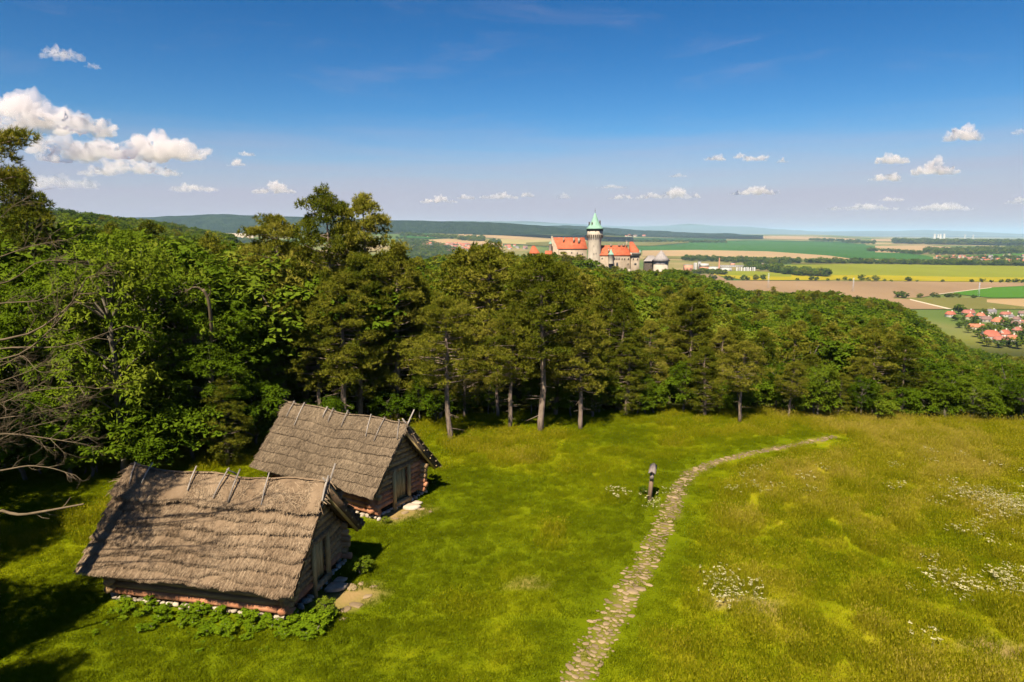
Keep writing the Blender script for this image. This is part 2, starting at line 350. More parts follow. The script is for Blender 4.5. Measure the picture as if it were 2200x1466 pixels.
G_STOPS = [(0.0, (.092, .118, .0026)), (.35, (.146, .164, .0032)), (.62, (.205, .195, .0060)), (.85, (.258, .222, .014)), (1.0, (.30, .238, .038))]
def grass_mat(name, atype, trans):
    m, t = mat(name)
    a = t.nodes.new('ShaderNodeAttribute'); a.attribute_name = 'cover'; a.attribute_type = atype
    n = noise_node(t, 1.7, 4, .6, coords(t)); q = t.nodes.new('ShaderNodeMath'); q.operation = 'MULTIPLY_ADD'; q.inputs[1].default_value = .5; t.links.new(n.outputs['Fac'], q.inputs[0])
    q0 = t.nodes.new('ShaderNodeMath'); q0.operation = 'SUBTRACT'; q0.inputs[1].default_value = .25; t.links.new(a.outputs['Fac'], q0.inputs[0]); t.links.new(q0.outputs[0], q.inputs[2])
    f = q.outputs[0]
    if atype == 'INSTANCER':
        b = t.nodes.new('ShaderNodeAttribute'); b.attribute_name = 'tint'; w = t.nodes.new('ShaderNodeMath'); w.operation = 'MULTIPLY_ADD'; w.inputs[1].default_value = .35
        w2 = t.nodes.new('ShaderNodeMath'); w2.operation = 'SUBTRACT'; w2.inputs[1].default_value = .17; t.links.new(f, w2.inputs[0]); t.links.new(b.outputs['Fac'], w.inputs[0]); t.links.new(w2.outputs[0], w.inputs[2]); f = w.outputs[0]
    r = ramp(t, G_STOPS); t.links.new(f, r.inputs[0]); colr = r.outputs[0]
    if atype == 'GEOMETRY':
        s = t.nodes.new('ShaderNodeAttribute'); s.attribute_name = 'soil'; mx = t.nodes.new('ShaderNodeMix'); mx.data_type = 'RGBA'
        t.links.new(s.outputs['Fac'], mx.inputs['Factor']); t.links.new(colr, mx.inputs['A']); mx.inputs['B'].default_value = (.26, .175, .075, 1); colr = mx.outputs['Result']
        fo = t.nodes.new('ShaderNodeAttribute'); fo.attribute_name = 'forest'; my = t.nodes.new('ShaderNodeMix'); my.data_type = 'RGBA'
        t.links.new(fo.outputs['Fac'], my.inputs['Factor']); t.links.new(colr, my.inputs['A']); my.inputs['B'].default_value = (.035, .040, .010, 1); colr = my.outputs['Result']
        pl = t.nodes.new('ShaderNodeAttribute'); pl.attribute_name = 'plain'; mz = t.nodes.new('ShaderNodeMix'); mz.data_type = 'RGBA'
        n3 = noise_node(t, .0022, 4, .5, coords(t, 'pos', (1, .5, 1))); r3 = ramp(t, [(.35, (.045, .085, .02)), (.47, (.09, .12, .03)), (.55, (.16, .14, .05)), (.64, (.26, .19, .09))]); t.links.new(n3.outputs['Fac'], r3.inputs[0])
        t.links.new(pl.outputs['Fac'], mz.inputs['Factor']); t.links.new(colr, mz.inputs['A']); t.links.new(r3.outputs[0], mz.inputs['B']); colr = mz.outputs['Result']
        sh = t.nodes.new('ShaderNodeBsdfDiffuse'); t.links.new(colr, sh.inputs[0]); out = sh.outputs[0]
        n4 = noise_node(t, 14, 4, .7, coords(t)); bp = t.nodes.new('ShaderNodeBump'); bp.inputs['Distance'].default_value = .05; t.links.new(n4.outputs['Fac'], bp.inputs['Height']); t.links.new(bp.outputs[0], sh.inputs['Normal'])
    else:
        d = t.nodes.new('ShaderNodeBsdfDiffuse'); tr = t.nodes.new('ShaderNodeBsdfTranslucent'); ms = t.nodes.new('ShaderNodeMixShader'); ms.inputs[0].default_value = trans
        t.links.new(colr, d.inputs[0]); t.links.new(colr, tr.inputs[0]); t.links.new(d.outputs[0], ms.inputs[1]); t.links.new(tr.outputs[0], ms.inputs[2]); out = ms.outputs[0]
    o = t.nodes.new('ShaderNodeOutputMaterial'); t.links.new(out, o.inputs[0]); return m
M_GROUND = grass_mat('meadow_ground', 'GEOMETRY', 0); M_GRASS = grass_mat('grass_blades', 'INSTANCER', .35)

# polar-ish grid: columns fan out, rows grow with distance
rows = np.concatenate([np.arange(-40, 8, 4), np.arange(8, 60, .45), np.geomspace(60, 60000, 150)])
ts = np.linspace(-1.6, 1.6, 330)
TT, YY = np.meshgrid(ts, rows); XX = TT * (np.maximum(YY, 0) + 14)
ZZ = ground(XX, YY)
near = (YY > 8) & (YY < 62)
COV = np.full(XX.shape, .4); COV[near] = cover(XX[near], YY[near]); SOI = np.zeros(XX.shape); SOI[near] = soil(XX[near], YY[near])
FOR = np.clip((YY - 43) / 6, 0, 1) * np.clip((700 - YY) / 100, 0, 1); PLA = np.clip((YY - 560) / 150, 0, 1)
n_r, n_c = XX.shape
idx = (np.arange(n_r - 1)[:, None] * n_c + np.arange(n_c - 1)[None]).ravel()
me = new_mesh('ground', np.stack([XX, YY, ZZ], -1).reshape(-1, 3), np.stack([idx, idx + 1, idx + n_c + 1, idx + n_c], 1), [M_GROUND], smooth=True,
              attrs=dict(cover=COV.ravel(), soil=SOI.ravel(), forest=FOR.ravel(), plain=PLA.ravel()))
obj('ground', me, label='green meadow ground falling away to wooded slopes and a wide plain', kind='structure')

# ------------------------------------------------------------------ far hills and mountains
def hill(name, pts, D, base_z, depth, m, label, seed, nz=18, amp=.15, step=5):
    pts = np.array(pts, float); px = np.arange(pts[0, 0], pts[-1, 0] + .1, step); yc = np.interp(px, pts[:, 0], pts[:, 1])
    k = np.ones(9) / 9; yc = np.convolve(np.pad(yc, 4, 'edge'), k, 'valid') - (fbm(px * .03, px * 0, seed) - .5) * 3
    rows = np.linspace(0, 1, nz); V = []
    for r in rows:
        Y = D - depth + r * depth * 1.6; X = (px - 1100) / F_PX * (Y * CP); zc = CAM_H - (yc - 502) / F_PX * D * 1.0
        s = min(r / .62, 1); s = s * s * (3 - 2 * s); bk = max(0, (r - .62) / .38); h = s * (1 - .5 * bk * bk)
        rel = (fbm(px * .02 + 5, np.full_like(px, r * 5), seed + 3) - .5) * amp * (1 - abs(2 * min(s, 1) - 1) ** 2)
        V.append(np.stack([X, np.full_like(X, Y), base_z + (zc - base_z) * np.clip(h + rel, -.05, 1.0)], 1))
    n = len(px); i = (np.arange(nz - 1)[:, None] * n + np.arange(n - 1)[None]).ravel()
    return obj(name, new_mesh(name, np.concatenate(V), np.stack([i, i + 1, i + n + 1, i + n], 1), [m], smooth=True), label=label, kind='structure')
def field_hill(o, n, seed):
    """n random points on a hill mesh"""
    g = np.random.default_rng(seed); me = o.data; V = np.empty(len(me.vertices) * 3, np.float32); me.vertices.foreach_get('co', V); V = V.reshape(-1, 3); q = np.empty(len(me.loops), np.int32); me.loops.foreach_get('vertex_index', q); q = q.reshape(-1, 4)
    f = q[g.integers(0, len(q), n)]; u, v = g.uniform(size=(2, n, 1)); return (V[f[:, 0]] * (1 - u) + V[f[:, 1]] * u) * (1 - v) + (V[f[:, 3]] * (1 - u) + V[f[:, 2]] * u) * v
M_HILL = surf('far_forest', [(.35, (.005, .013, .007)), (.5, (.011, .024, .010)), (.65, (.024, .042, .014))], scale=.011, detail=9, rough=1, spec=0, bump=40, bscale=.03, nrough=.7)
M_MOUNT = surf('mountain_forest', [(.3, (.03, .05, .03)), (.7, (.06, .08, .05))], scale=.001, rough=1, spec=0)
hill('wooded_hills', [(-100, 470), (200, 470), (330, 467), (400, 465), (475, 461), (540, 464), (640, 467), (760, 470), (850, 474), (930, 476), (1000, 477), (1060, 478), (1120, 482), (1180, 487), (1240, 493), (1300, 500), (1360, 508)], 6200, 4, 1300, M_HILL, 'long dark wooded hills behind the valley town', 5)
hill('wooded_ridge', [(1100, 500), (1160, 487), (1220, 485), (1290, 489), (1400, 496), (1480, 500), (1560, 502), (1640, 506)], 9000, -20, 1500, M_HILL, 'low wooded ridge running behind the castle tower', 8)
hill('blue_mountains', [(860, 495), (940, 478), (985, 475), (1020, 477), (1080, 476), (1130, 476), (1180, 480), (1250, 483), (1320, 487), (1400, 487), (1440, 485), (1490, 481), (1530, 485), (1600, 488), (1680, 493), (1760, 498), (1840, 497), (1900, 496), (1990, 495), (2060, 497), (2120, 500), (2200, 503), (2320, 506)], 32000, -60, 6000, M_MOUNT, 'pale blue mountains on the horizon', 11, amp=.08)
GREEN_HILL = hill('green_hillside', [(-700, 415), (-300, 440), (0, 455), (100, 463), (180, 472), (250, 482), (330, 491), (420, 506), (500, 520)], 900, 0, 350, surf('near_hill_forest', [(.3, (.03, .06, .006)), (.5, (.05, .10, .008)), (.7, (.075, .13, .012))], scale=.09, detail=8, rough=1, spec=0, bump=5, bscale=.12), 'near green wooded hillside behind the trees on the left', 15)

# ------------------------------------------------------------------ fields on the plain
def field_mat(name, c, var=.12, scale=.004, stretch=(1, .25, 1), c2=None):
    c = tuple(x * .66 for x in c)
    lo = tuple(x * (1 - var) for x in c); hi = tuple(x * (1 + var) for x in c)
    return surf(name, [(.3, lo), (.7, hi if c2 is None else c2)], scale=scale, detail=6, rough=1, spec=0, stretch=stretch)
FM = dict(
    brown=field_mat('ploughed_soil', (.30, .20, .115), .2), tan=field_mat('pale_soil', (.42, .29, .15), .1), yellow=field_mat('rape_in_flower', (.36, .30, .012), .15, .01),
    lime=field_mat('rape_going_over', (.22, .24, .022), .12, .006), green=field_mat('young_wheat', (.045, .13, .022), .15), bright=field_mat('bright_grass_field', (.075, .19, .018), .1),
    olive=field_mat('sprouting_field', (.17, .16, .045), .2), darkgreen=field_mat('dark_crop', (.03, .085, .028), .15), straw=field_mat('stubble', (.40, .33, .14), .12),
    mix=field_mat('mixed_crop', (.15, .17, .05), .35, .002), quarry=field_mat('quarry_face', (.52, .43, .31), .25, .01), grey=field_mat('town_ground', (.13, .13, .09), .3, .01), road=field_mat('gravel_road', (.62, .52, .38), .05))
FIELD_N = [0]
def field(kind, top, bot, label, name='field', n=28, m=6):
    """a band between two photo-pixel lines (top, bottom), draped on the plain"""
    top = np.array(top, float); bot = np.array(bot, float)
    a, b = max(top[0, 0], bot[0, 0]), min(top[-1, 0], bot[-1, 0]); px = np.linspace(a, b, n)
    yt = np.interp(px, top[:, 0], top[:, 1]); yb = np.interp(px, bot[:, 0], bot[:, 1]); FIELD_N[0] += 1
    s = np.linspace(0, 1, m)[:, None]; PY = yb[None] * (1 - s) + yt[None] * s; PX = np.repeat(px[None], m, 0)
    P = hitv(PX, PY); P[..., 2] = ground(P[..., 0], P[..., 1]) + .25 + .00022 * P[..., 1] + .05 * FIELD_N[0] * P[..., 1] / 2000
    i = (np.arange(m - 1)[:, None] * n + np.arange(n - 1)[None]).ravel()
    return obj(name, new_mesh(name, P.reshape(-1, 3), np.stack([i, i + 1, i + n + 1, i + n], 1), [FM[kind]], smooth=True), label=label, kind='structure')
field('darkgreen', [(1370, 519), (1600, 517), (1760, 519), (1850, 521)], [(1370, 527), (1600, 526), (1760, 524), (1850, 522)], 'dull green strip field below the horizon')
field('mix', [(1560, 506), (1700, 506), (1850, 511)], [(1560, 514), (1700, 515), (1850, 515)], 'patchwork of far crops under the mountains')
field('tan', [(1580, 508), (1660, 507), (1750, 509), (1840, 514)], [(1580, 511), (1660, 514), (1750, 516), (1840, 517)], 'pale tan field near the horizon')
field('tan', [(1872, 514), (1940, 515)], [(1872, 519), (1940, 520)], 'small tan field beside the far wood')
field('green', [(1360, 517), (1500, 518), (1650, 519), (1760, 521), (1860, 525)], [(1360, 540), (1500, 539), (1650, 541), (1760, 550), (1860, 553)], 'long dark green wheat field across the plain', n=40)
field('green', [(1760, 521), (1830, 524), (1880, 530), (1905, 536), (2005, 553)], [(1760, 550), (1830, 556), (1880, 557), (1905, 558), (2005, 559)], 'bright green wheat field tapering beyond the tan strip')
field('tan', [(1380, 539), (1500, 538), (1650, 541), (1780, 550), (1830, 557)], [(1380, 551), (1500, 553), (1650, 556), (1780, 559), (1830, 560)], 'long pale tan field above the factory', n=40)
field('olive', [(1430, 551), (1600, 553), (1800, 559)], [(1430, 557), (1600, 559), (1800, 562)], 'thin olive verge above the belt of trees')
field('tan', [(1880, 529), (1990, 528), (2090, 535)], [(1880, 543), (1990, 546), (2090, 537)], 'tan ploughed field in front of the far wood')
field('olive', [(1700, 563), (1900, 566), (2220, 569)], [(1700, 568), (1900, 569), (2220, 572)], 'thin dry strip above the rape field', n=40)
field('bright', [(2020, 551), (2100, 549), (2220, 544)], [(2020, 553), (2100, 553), (2220, 551)], 'thin bright field above the far village')
field('lime', [(1655, 574), (1700, 570), (1850, 568), (2000, 570), (2220, 572)], [(1655, 576), (1700, 580), (1790, 596), (1950, 599), (2220, 602)], 'broad lime green rape field', n=60)
field('yellow', [(1780, 592), (1900, 593), (2050, 596), (2220, 598)], [(1780, 602), (1900, 604), (2050, 606), (2220, 607)], 'yellow flowering edge of the rape field', n=50)
field('yellow', [(1520, 588), (1600, 584), (1660, 586), (1740, 594), (1790, 596)], [(1520, 589), (1600, 603), (1660, 603), (1740, 603), (1790, 603)], 'yellow rape field under the factory', n=40)
field('lime', [(1560, 584), (1620, 584), (1700, 590)], [(1560, 592), (1620, 595), (1700, 596)], 'greener upper part of the small rape field')
field('brown', [(1480, 590), (1540, 592), (1560, 601)], [(1480, 600), (1540, 604), (1560, 606)], 'brown field corner beside the castle wood')
field('brown', [(1540, 604), (1750, 605), (1950, 607), (2130, 609), (2230, 610)], [(1540, 640), (1750, 650), (1950, 645), (2015, 634), (2130, 619), (2230, 614)], 'wide brown ploughed field behind the wooded ridge', n=60, m=9)
field('bright', [(2050, 629), (2130, 619), (2230, 615)], [(2050, 633), (2130, 641), (2230, 641)], 'bright green wedge field beside the brown one', n=40)
field('olive', [(1920, 641), (2050, 641), (2230, 643)], [(1920, 655), (2050, 680), (2230, 690)], 'olive sprouting field above the village', n=40, m=8)
field('brown', [(1900, 642), (1960, 645), (2045, 670)], [(1900, 680), (1960, 690), (2045, 695)], 'brown field beside the gravel track')
field('tan', [(2120, 645), (2230, 643)], [(2120, 651), (2230, 664)], 'tan patch in the olive field')
field('road', [(1955, 644), (2052, 667)], [(1955, 646), (2052, 670)], 'pale gravel track running to the village', name='gravel_track')
field('road', [(2010, 634), (2060, 627.5), (2130, 619)], [(2010, 635.2), (2060, 628.6), (2130, 620)], 'thin field track between brown and green fields', name='field_track')
# left of the castle
field('quarry', [(458, 505), (475, 500), (500, 499), (520, 496), (545, 497)], [(458, 506), (475, 507), (500, 508), (520, 513), (545, 517)], 'pale cream quarry face at the foot of the hills', name='quarry')
field('tan', [(815, 497), (870, 500)], [(815, 502), (870, 503)], 'pale strip field beside the pine tops')
field('olive', [(920, 499), (960, 494), (1000, 497), (1100, 503), (1180, 507)], [(920, 503), (960, 507), (1000, 509), (1100, 511), (1180, 512)], 'olive field on the slope below the hills')
field('green', [(860, 503), (920, 503), (960, 506)], [(860, 512), (920, 514), (960, 512)], 'green field at the foot of the hills')
field('tan', [(878, 505), (950, 510)], [(878, 507), (950, 513)], 'thin tan strip field above the valley town')
field('tan', [(985, 505), (1010, 501), (1060, 506), (1130, 511), (1200, 515)], [(985, 511), (1010, 511), (1060, 513), (1130, 519), (1200, 519)], 'tan field on the slope above the valley town', n=40)
field('straw', [(1055, 514), (1130, 517), (1260, 517)], [(1055, 524), (1130, 527), (1260, 525)], 'straw coloured field behind the castle wing')
field('tan', [(1110, 508), (1180, 507), (1262, 508)], [(1110, 512), (1180, 514), (1262, 513)], 'pale tan field behind the red castle roof')
field('olive', [(1130, 523), (1200, 520), (1262, 520)], [(1130, 528), (1200, 532), (1262, 530)], 'green field beside the small castle turret')
field('tan', [(905, 518), (960, 515), (1010, 517), (1080, 523)], [(905, 530), (960, 527), (1010, 527), (1080, 531)], 'tan field right above the valley town')
field('darkgreen', [(1180, 498), (1240, 499), (1300, 503)], [(1180, 501), (1240, 507), (1300, 507)], 'pale green slope field between dark woods')
field('darkgreen', [(1300, 513), (1400, 513), (1560, 515)], [(1300, 517), (1400, 518), (1560, 519)], 'blue green crop behind the tower')
field('olive', [(1290, 521), (1400, 522), (1480, 520)], [(1290, 529), (1400, 530), (1480, 523)], 'olive strip field right of the tower')
# ------------------------------------------------------------------ trees
M_BARK = surf('pine_bark', [(.3, (.10, .075, .055)), (.7, (.24, .18, .14))], scale=3, detail=6, rough=.95, bump=.03, bscale=9, coord='obj', stretch=(2, 2, .6))
M_BARK2 = surf('grey_bark', [(.3, (.07, .06, .045)), (.7, (.17, .145, .11))], scale=3, rough=.95, coord='obj', stretch=(2, 2, .5))
M_DEAD = surf('dead_wood', [(.3, (.065, .048, .030)), (.7, (.14, .105, .066))], scale=2, rough=.9, coord='obj', stretch=(2, 2, .6))
M_PINE = leafy('pine_needles', [(0, (.022, .036, .004)), (.3, (.062, .076, .006)), (.6, (.128, .128, .012)), (1, (.26, .225, .040))], trans=.12, tint_amt=.8, rand=.42, pnoise=.3)
M_LEAF = leafy('broad_leaves', [(0, (.022, .042, .003)), (.35, (.050, .086, .004)), (.65, (.086, .128, .007)), (1, (.15, .175, .016))], trans=.3, tint_amt=.5, rand=.6, pnoise=.4)
M_LEAF_FAR = leafy('broad_leaves_afar', [(0, (.020, .040, .004)), (.25, (.045, .078, .005)), (.5, (.074, .115, .007)), (.75, (.110, .145, .012)), (.9, (.14, .14, .018)), (1, (.13, .10, .024))], trans=.25, tint_amt=.4, rand=.7, pnoise=.3, scale=.05)
def runit(g, n):
    v = g.normal(size=(n, 3)); return v / np.linalg.norm(v, axis=1, keepdims=True)
def nrm(v): return v / (np.linalg.norm(v, axis=-1, keepdims=True) + 1e-9)
def needles(g, C, A, k, L, w):
    """k needles fanning round axis A from each point C -> verts, tris, owner"""
    n = len(C); A = np.repeat(A, k, 0); C = np.repeat(C, k, 0)
    d = nrm(A * g.uniform(.35, 1.1, (n * k, 1)) + runit(g, n * k) * .8); s = nrm(np.cross(d, runit(g, n * k))) * w * .5
    Lk = L * g.uniform(.7, 1.2, (n * k, 1)); V = np.stack([C - s, C + s, C + d * Lk], 1).reshape(-1, 3)
    return V, np.arange(n * k * 3).reshape(-1, 3)
def leaflets(g, C, N, k, L, w, spread=.55):
    """k pointed leaves radiating from each point C around normal N -> verts, quads"""
    n = len(C); N = np.repeat(nrm(N), k, 0); C = np.repeat(C, k, 0)
    r = runit(g, n * k); d = nrm(r - N * (r * N).sum(1, keepdims=True) * spread - np.array([0, 0, .18])); s = nrm(np.cross(d, N + .35 * runit(g, n * k))) * w * .5
    Lk = L * g.uniform(.65, 1.2, (n * k, 1)); C = C + d * L * .08
    V = np.stack([C, C + d * Lk * .45 + s, C + d * Lk, C + d * Lk * .45 - s], 1).reshape(-1, 3)
    return V, np.arange(n * k * 4).reshape(-1, 4)
def pine(seed, H=12., cb=.34, R=3.0, pads=92, puf=9, tuf=9, ned=7, L=.21, w=.045, stubs=14, lean=(0, 0), twin=False, flat=.72, prof=.6):
    g = np.random.default_rng(seed); tr = MB()
    zs = np.linspace(-.3, H * .97, 12); wob = np.cumsum(g.normal(size=(12, 2)) * .05, 0); line = np.stack([lean[0] * zs + wob[:, 0], lean[1] * zs + wob[:, 1], zs], 1)
    rad = .2 * (1 - zs / H) ** .8 + .02; tr.tube(line, rad, 9, jit=.05, rnd=g)
    T = lambda t: np.array([np.interp(t * H, zs, line[:, c]) for c in (0, 1, 2)])
    for i in range(stubs):
        t = g.uniform(.08, cb + .08); p = T(t); a = g.uniform(0, 6.28); l = g.uniform(.3, 1.3); tr.tube([p, p + np.array([math.cos(a), math.sin(a), g.uniform(-.25, .1)]) * l], [.03, .008], 4, caps=False)
    cs = []; rs = []
    for i in range(pads):
        u = (i + g.uniform(0, 1)) / pads; t = cb + (1 - cb) * u ** .92
        rm = R * (1.06 - u) ** prof * min(1, .45 + u * 3); a = i * 2.399963 + g.normal() * .45; q = rm * math.sqrt(g.uniform(.12, 1)) * g.choice([1, 1, 1, .75, 1.15])
        b = T(t - .02); c = b + np.array([math.cos(a) * q, math.sin(a) * q, q * .12 + g.normal() * .25])
        if u > .93: c = T(min(t, .97)) + g.normal(size=3) * .2
        cs.append(c); rs.append(g.uniform(.48, 1.0) * (1.08 - .4 * u))
        tr.tube([b, (b + c) / 2 + np.array([0, 0, -.1]), c], [.055 * (1.2 - u), .04 * (1.2 - u), .012], 4, caps=False)
    cs = np.array(cs); rs = np.array(rs); npf = len(cs) * puf; own = np.repeat(np.arange(len(cs)), puf)
    d = runit(g, npf); d[:, 2] = np.where(d[:, 2] < -.15, -d[:, 2] * .7, d[:, 2]); PC = cs[own] + d * (rs[own] * g.uniform(.45, 1.0, npf) ** .5)[:, None] * np.array([1, 1, flat]); pr = g.uniform(.2, .36, npf) * (L / .2) ** .5   # little brushes of needles
    n = npf * tuf; ow2 = np.repeat(np.arange(npf), tuf); e = runit(g, n); e[:, 2] = np.where(e[:, 2] < -.35, -e[:, 2], e[:, 2])
    C = PC[ow2] + e * (pr[ow2] * g.uniform(.2, 1, n) ** .5)[:, None]; A = nrm(e * .8 + np.array([0, 0, .45]))
    V, Fx = needles(g, C, A, ned, L, w)
    tint = np.repeat(np.clip(.5 + .12 * g.normal(size=n), 0, 1) * .45 + .40 * g.uniform(size=npf)[ow2] + .15 * g.uniform(size=len(cs))[own][ow2], ned)
    return tr.mesh('trunk', [M_BARK], True), new_mesh('crown', V, Fx, [M_PINE], attrs=dict(tint=tint))
def broad(seed, H=11., cb=.2, R=3.0, clumps=115, spr=22, k=6, L=.27, w=.085, leafmat=None, low=.0, trunk_r=.17, core=.55):
    g = np.random.default_rng(seed); tr = MB(); zs = np.linspace(-.3, H * .62, 8); wob = np.cumsum(g.normal(size=(8, 2)) * .07, 0); line = np.stack([wob[:, 0], wob[:, 1], zs], 1)
    tr.tube(line, trunk_r * (1 - zs / H) ** .9 + .02, 8, jit=.04, rnd=g)
    T = lambda z: np.array([np.interp(z, zs, line[:, c]) for c in (0, 1, 2)])
    zc = H * (cb + (1 - cb) * .5); hz = H * (1 - cb) * .5
    lump = g.normal(size=(7, 3)); lump /= np.linalg.norm(lump, axis=1, keepdims=True); la = g.uniform(-.22, .3, 7)
    d = runit(g, clumps); d[:, 2] = d[:, 2] * .85 + .1; e = 1 + (np.exp(-4 * (1 - d @ lump.T)) * la).sum(1)
    q = g.uniform(core ** 3, 1, clumps) ** (1 / 3) * e; cs = np.stack([d[:, 0] * R * q, d[:, 1] * R * q, zc + d[:, 2] * hz * q * .92], 1); cs[:, 2] = np.maximum(cs[:, 2], .25 + low)
    rs = g.uniform(.45, 1.0, clumps) * (R / 3.0)
    for c in cs[::3]:
        b = T(max(.15 * H, min(c[2] - .35 * np.hypot(c[0], c[1]) - .5, H * .6))); tr.tube([b, (b + c) / 2 + np.array([0, 0, .12]), c], np.array([.06, .04, .012]) * trunk_r / .17, 4, caps=False)
    n = clumps * spr; own = np.repeat(np.arange(clumps), spr); dd = runit(g, n); dd[:, 2] = np.where(dd[:, 2] < -.3, -dd[:, 2], dd[:, 2])
    C = cs[own] + dd * (rs[own] * g.uniform(.3, 1, n) ** .5)[:, None] * np.array([1, 1, .7]); N = nrm(dd * .6 + np.array([0, 0, .8]) + .35 * runit(g, n))
    V, Fx = leaflets(g, C, N, k, L, w)
    tint = np.repeat(np.clip(.5 + .2 * g.normal(size=n), 0, 1) * .65 + .35 * g.uniform(size=clumps)[own], k)
    return tr.mesh('trunk', [M_BARK2], True), new_mesh('crown', V, Fx, [leafmat or M_LEAF], attrs=dict(tint=tint))
def joined(pair):                         # trunk and crown in one mesh for trees too far to show them apart
    a, b = pair; n = len(a.vertices); out = []
    va = np.empty(n * 3, np.float32); a.vertices.foreach_get('co', va); vb = np.empty(len(b.vertices) * 3, np.float32); b.vertices.foreach_get('co', vb)
    def faces(m, off):
        lt = np.empty(len(m.polygons), np.int32); m.polygons.foreach_get('loop_total', lt); vi = np.empty(len(m.loops), np.int32); m.loops.foreach_get('vertex_index', vi); ls = np.empty(len(m.polygons), np.int32); m.polygons.foreach_get('loop_start', ls)
        return [vi[(ls[lt == k][:, None] + np.arange(k))] + off for k in (3, 4) if (lt == k).any()]
    fa, fb = faces(a, 0), faces(b, n); t = np.empty(len(b.polygons), np.float32); b.attributes['tint'].data.foreach_get('value', t)
    me = new_mesh('tree', np.concatenate([va.reshape(-1, 3), vb.reshape(-1, 3)]), fa + fb, [a.materials[0], b.materials[0]], [0] * len(fa) + [1] * len(fb), attrs=dict(tint=np.concatenate([np.full(sum(map(len, fa)), .5), t])))
    bpy.data.meshes.remove(a); bpy.data.meshes.remove(b); return me
PINE = [pine(11, cb=.34, prof=.38), pine(12, cb=.42, R=3.2, pads=84, lean=(.05, 0), prof=.42), pine(13, cb=.18, R=2.8, pads=98, prof=.5), pine(14, cb=.3, R=2.9, lean=(-.03, .02), prof=.36), pine(15, cb=.07, R=2.9, pads=100, prof=.5)]
ASH = [broad(21, cb=.06, clumps=135), broad(22, R=3.4, clumps=145, cb=.08), broad(23, R=2.7, cb=.05, clumps=125)]
MAPLE = [broad(24, R=2.8, spr=34, k=4, L=.2, w=.12), broad(25, R=3.2, spr=34, k=4, L=.2, w=.12, cb=.1)]
BUSH = [broad(31, H=3., cb=.02, R=1.5, clumps=46, spr=24, k=4, L=.17, w=.09, trunk_r=.05), broad(32, H=3., cb=.02, R=1.7, clumps=50, spr=24, k=5, L=.2, w=.07, trunk_r=.05)]
PINE_MID = [joined(pine(41, pads=66, puf=6, tuf=6, ned=5, L=.3, w=.09, stubs=6)), joined(pine(42, pads=66, puf=6, tuf=6, ned=5, L=.3, w=.09, cb=.25, R=2.5, stubs=6, prof=.8)), joined(pine(43, pads=66, puf=6, tuf=6, ned=5, L=.3, w=.09, cb=.45, R=3.1, stubs=6))]
BROAD_MID = [joined(broad(s, R=r, clumps=80, spr=16, k=4, L=.42, w=.24, leafmat=M_LEAF_FAR)) for s, r in ((51, 2.8), (52, 3.3), (53, 3.0), (54, 3.7))]
PINE_FAR = [joined(pine(61, pads=40, puf=4, tuf=4, ned=4, L=.55, w=.18, stubs=0)), joined(pine(62, pads=38, puf=4, tuf=4, ned=4, L=.55, w=.18, cb=.12, R=2.4, prof=1.0, stubs=0))]
BROAD_FAR = [joined(broad(s, R=r, clumps=56, spr=12, k=3, L=.75, w=.46, leafmat=M_LEAF_FAR, cb=.1)) for s, r in ((71, 2.9), (72, 3.4), (73, 3.8))]

TENS = {3: 'thirtieth', 4: 'fortieth', 5: 'fiftieth'}
ORD = 'first second third fourth fifth sixth seventh eighth ninth tenth eleventh twelfth thirteenth fourteenth fifteenth sixteenth seventeenth eighteenth nineteenth twentieth twenty-first twenty-second twenty-third twenty-fourth twenty-fifth twenty-sixth twenty-seventh twenty-eighth twenty-ninth'.split(); ORD += [w for t_, b_ in ((3, 'thirty'), (4, 'forty'), (5, 'fifty')) for w in [TENS[t_]] + [b_ + '-' + o_ for o_ in ORD[:9]]]
BIN_W = 10; tops = np.full(300, 2000.)          # skyline already hidden, per column of the picture
def note_top(px, half, y): 
    a, b = int((px - half * .6 + 300) / BIN_W), int((px + half * .6 + 300) / BIN_W); tops[max(a, 0):b + 1] = np.minimum(tops[max(a, 0):b + 1], y)
def tree_at(pair, name, px, Y, H, label, cat, group=None, wf=1.0, seed=0, base=12.):
    x = (px - 1100) / F_PX * (Y * CP + 2); z = float(ground(x, Y)); r = random.Random(seed * 77 + int(px * 3 + Y * 11))
    e = bpy.data.objects.new(name, None); COL.objects.link(e); e.location = (x, Y, z); s = H / base; e.scale = (s * wf, s * wf, s); e.rotation_euler = (0, 0, r.uniform(0, 6.28)); e.empty_display_size = .3
    tag(e, label, cat, group); obj('trunk', pair[0], e); obj('crown', pair[1], e); return e
def top_h(px, Y, ytop):                    # tree height that puts its top at photo row ytop
    x = (px - 1100) / F_PX * (Y * CP + 2); return at(px, ytop, Y)[2] - float(ground(x, Y))
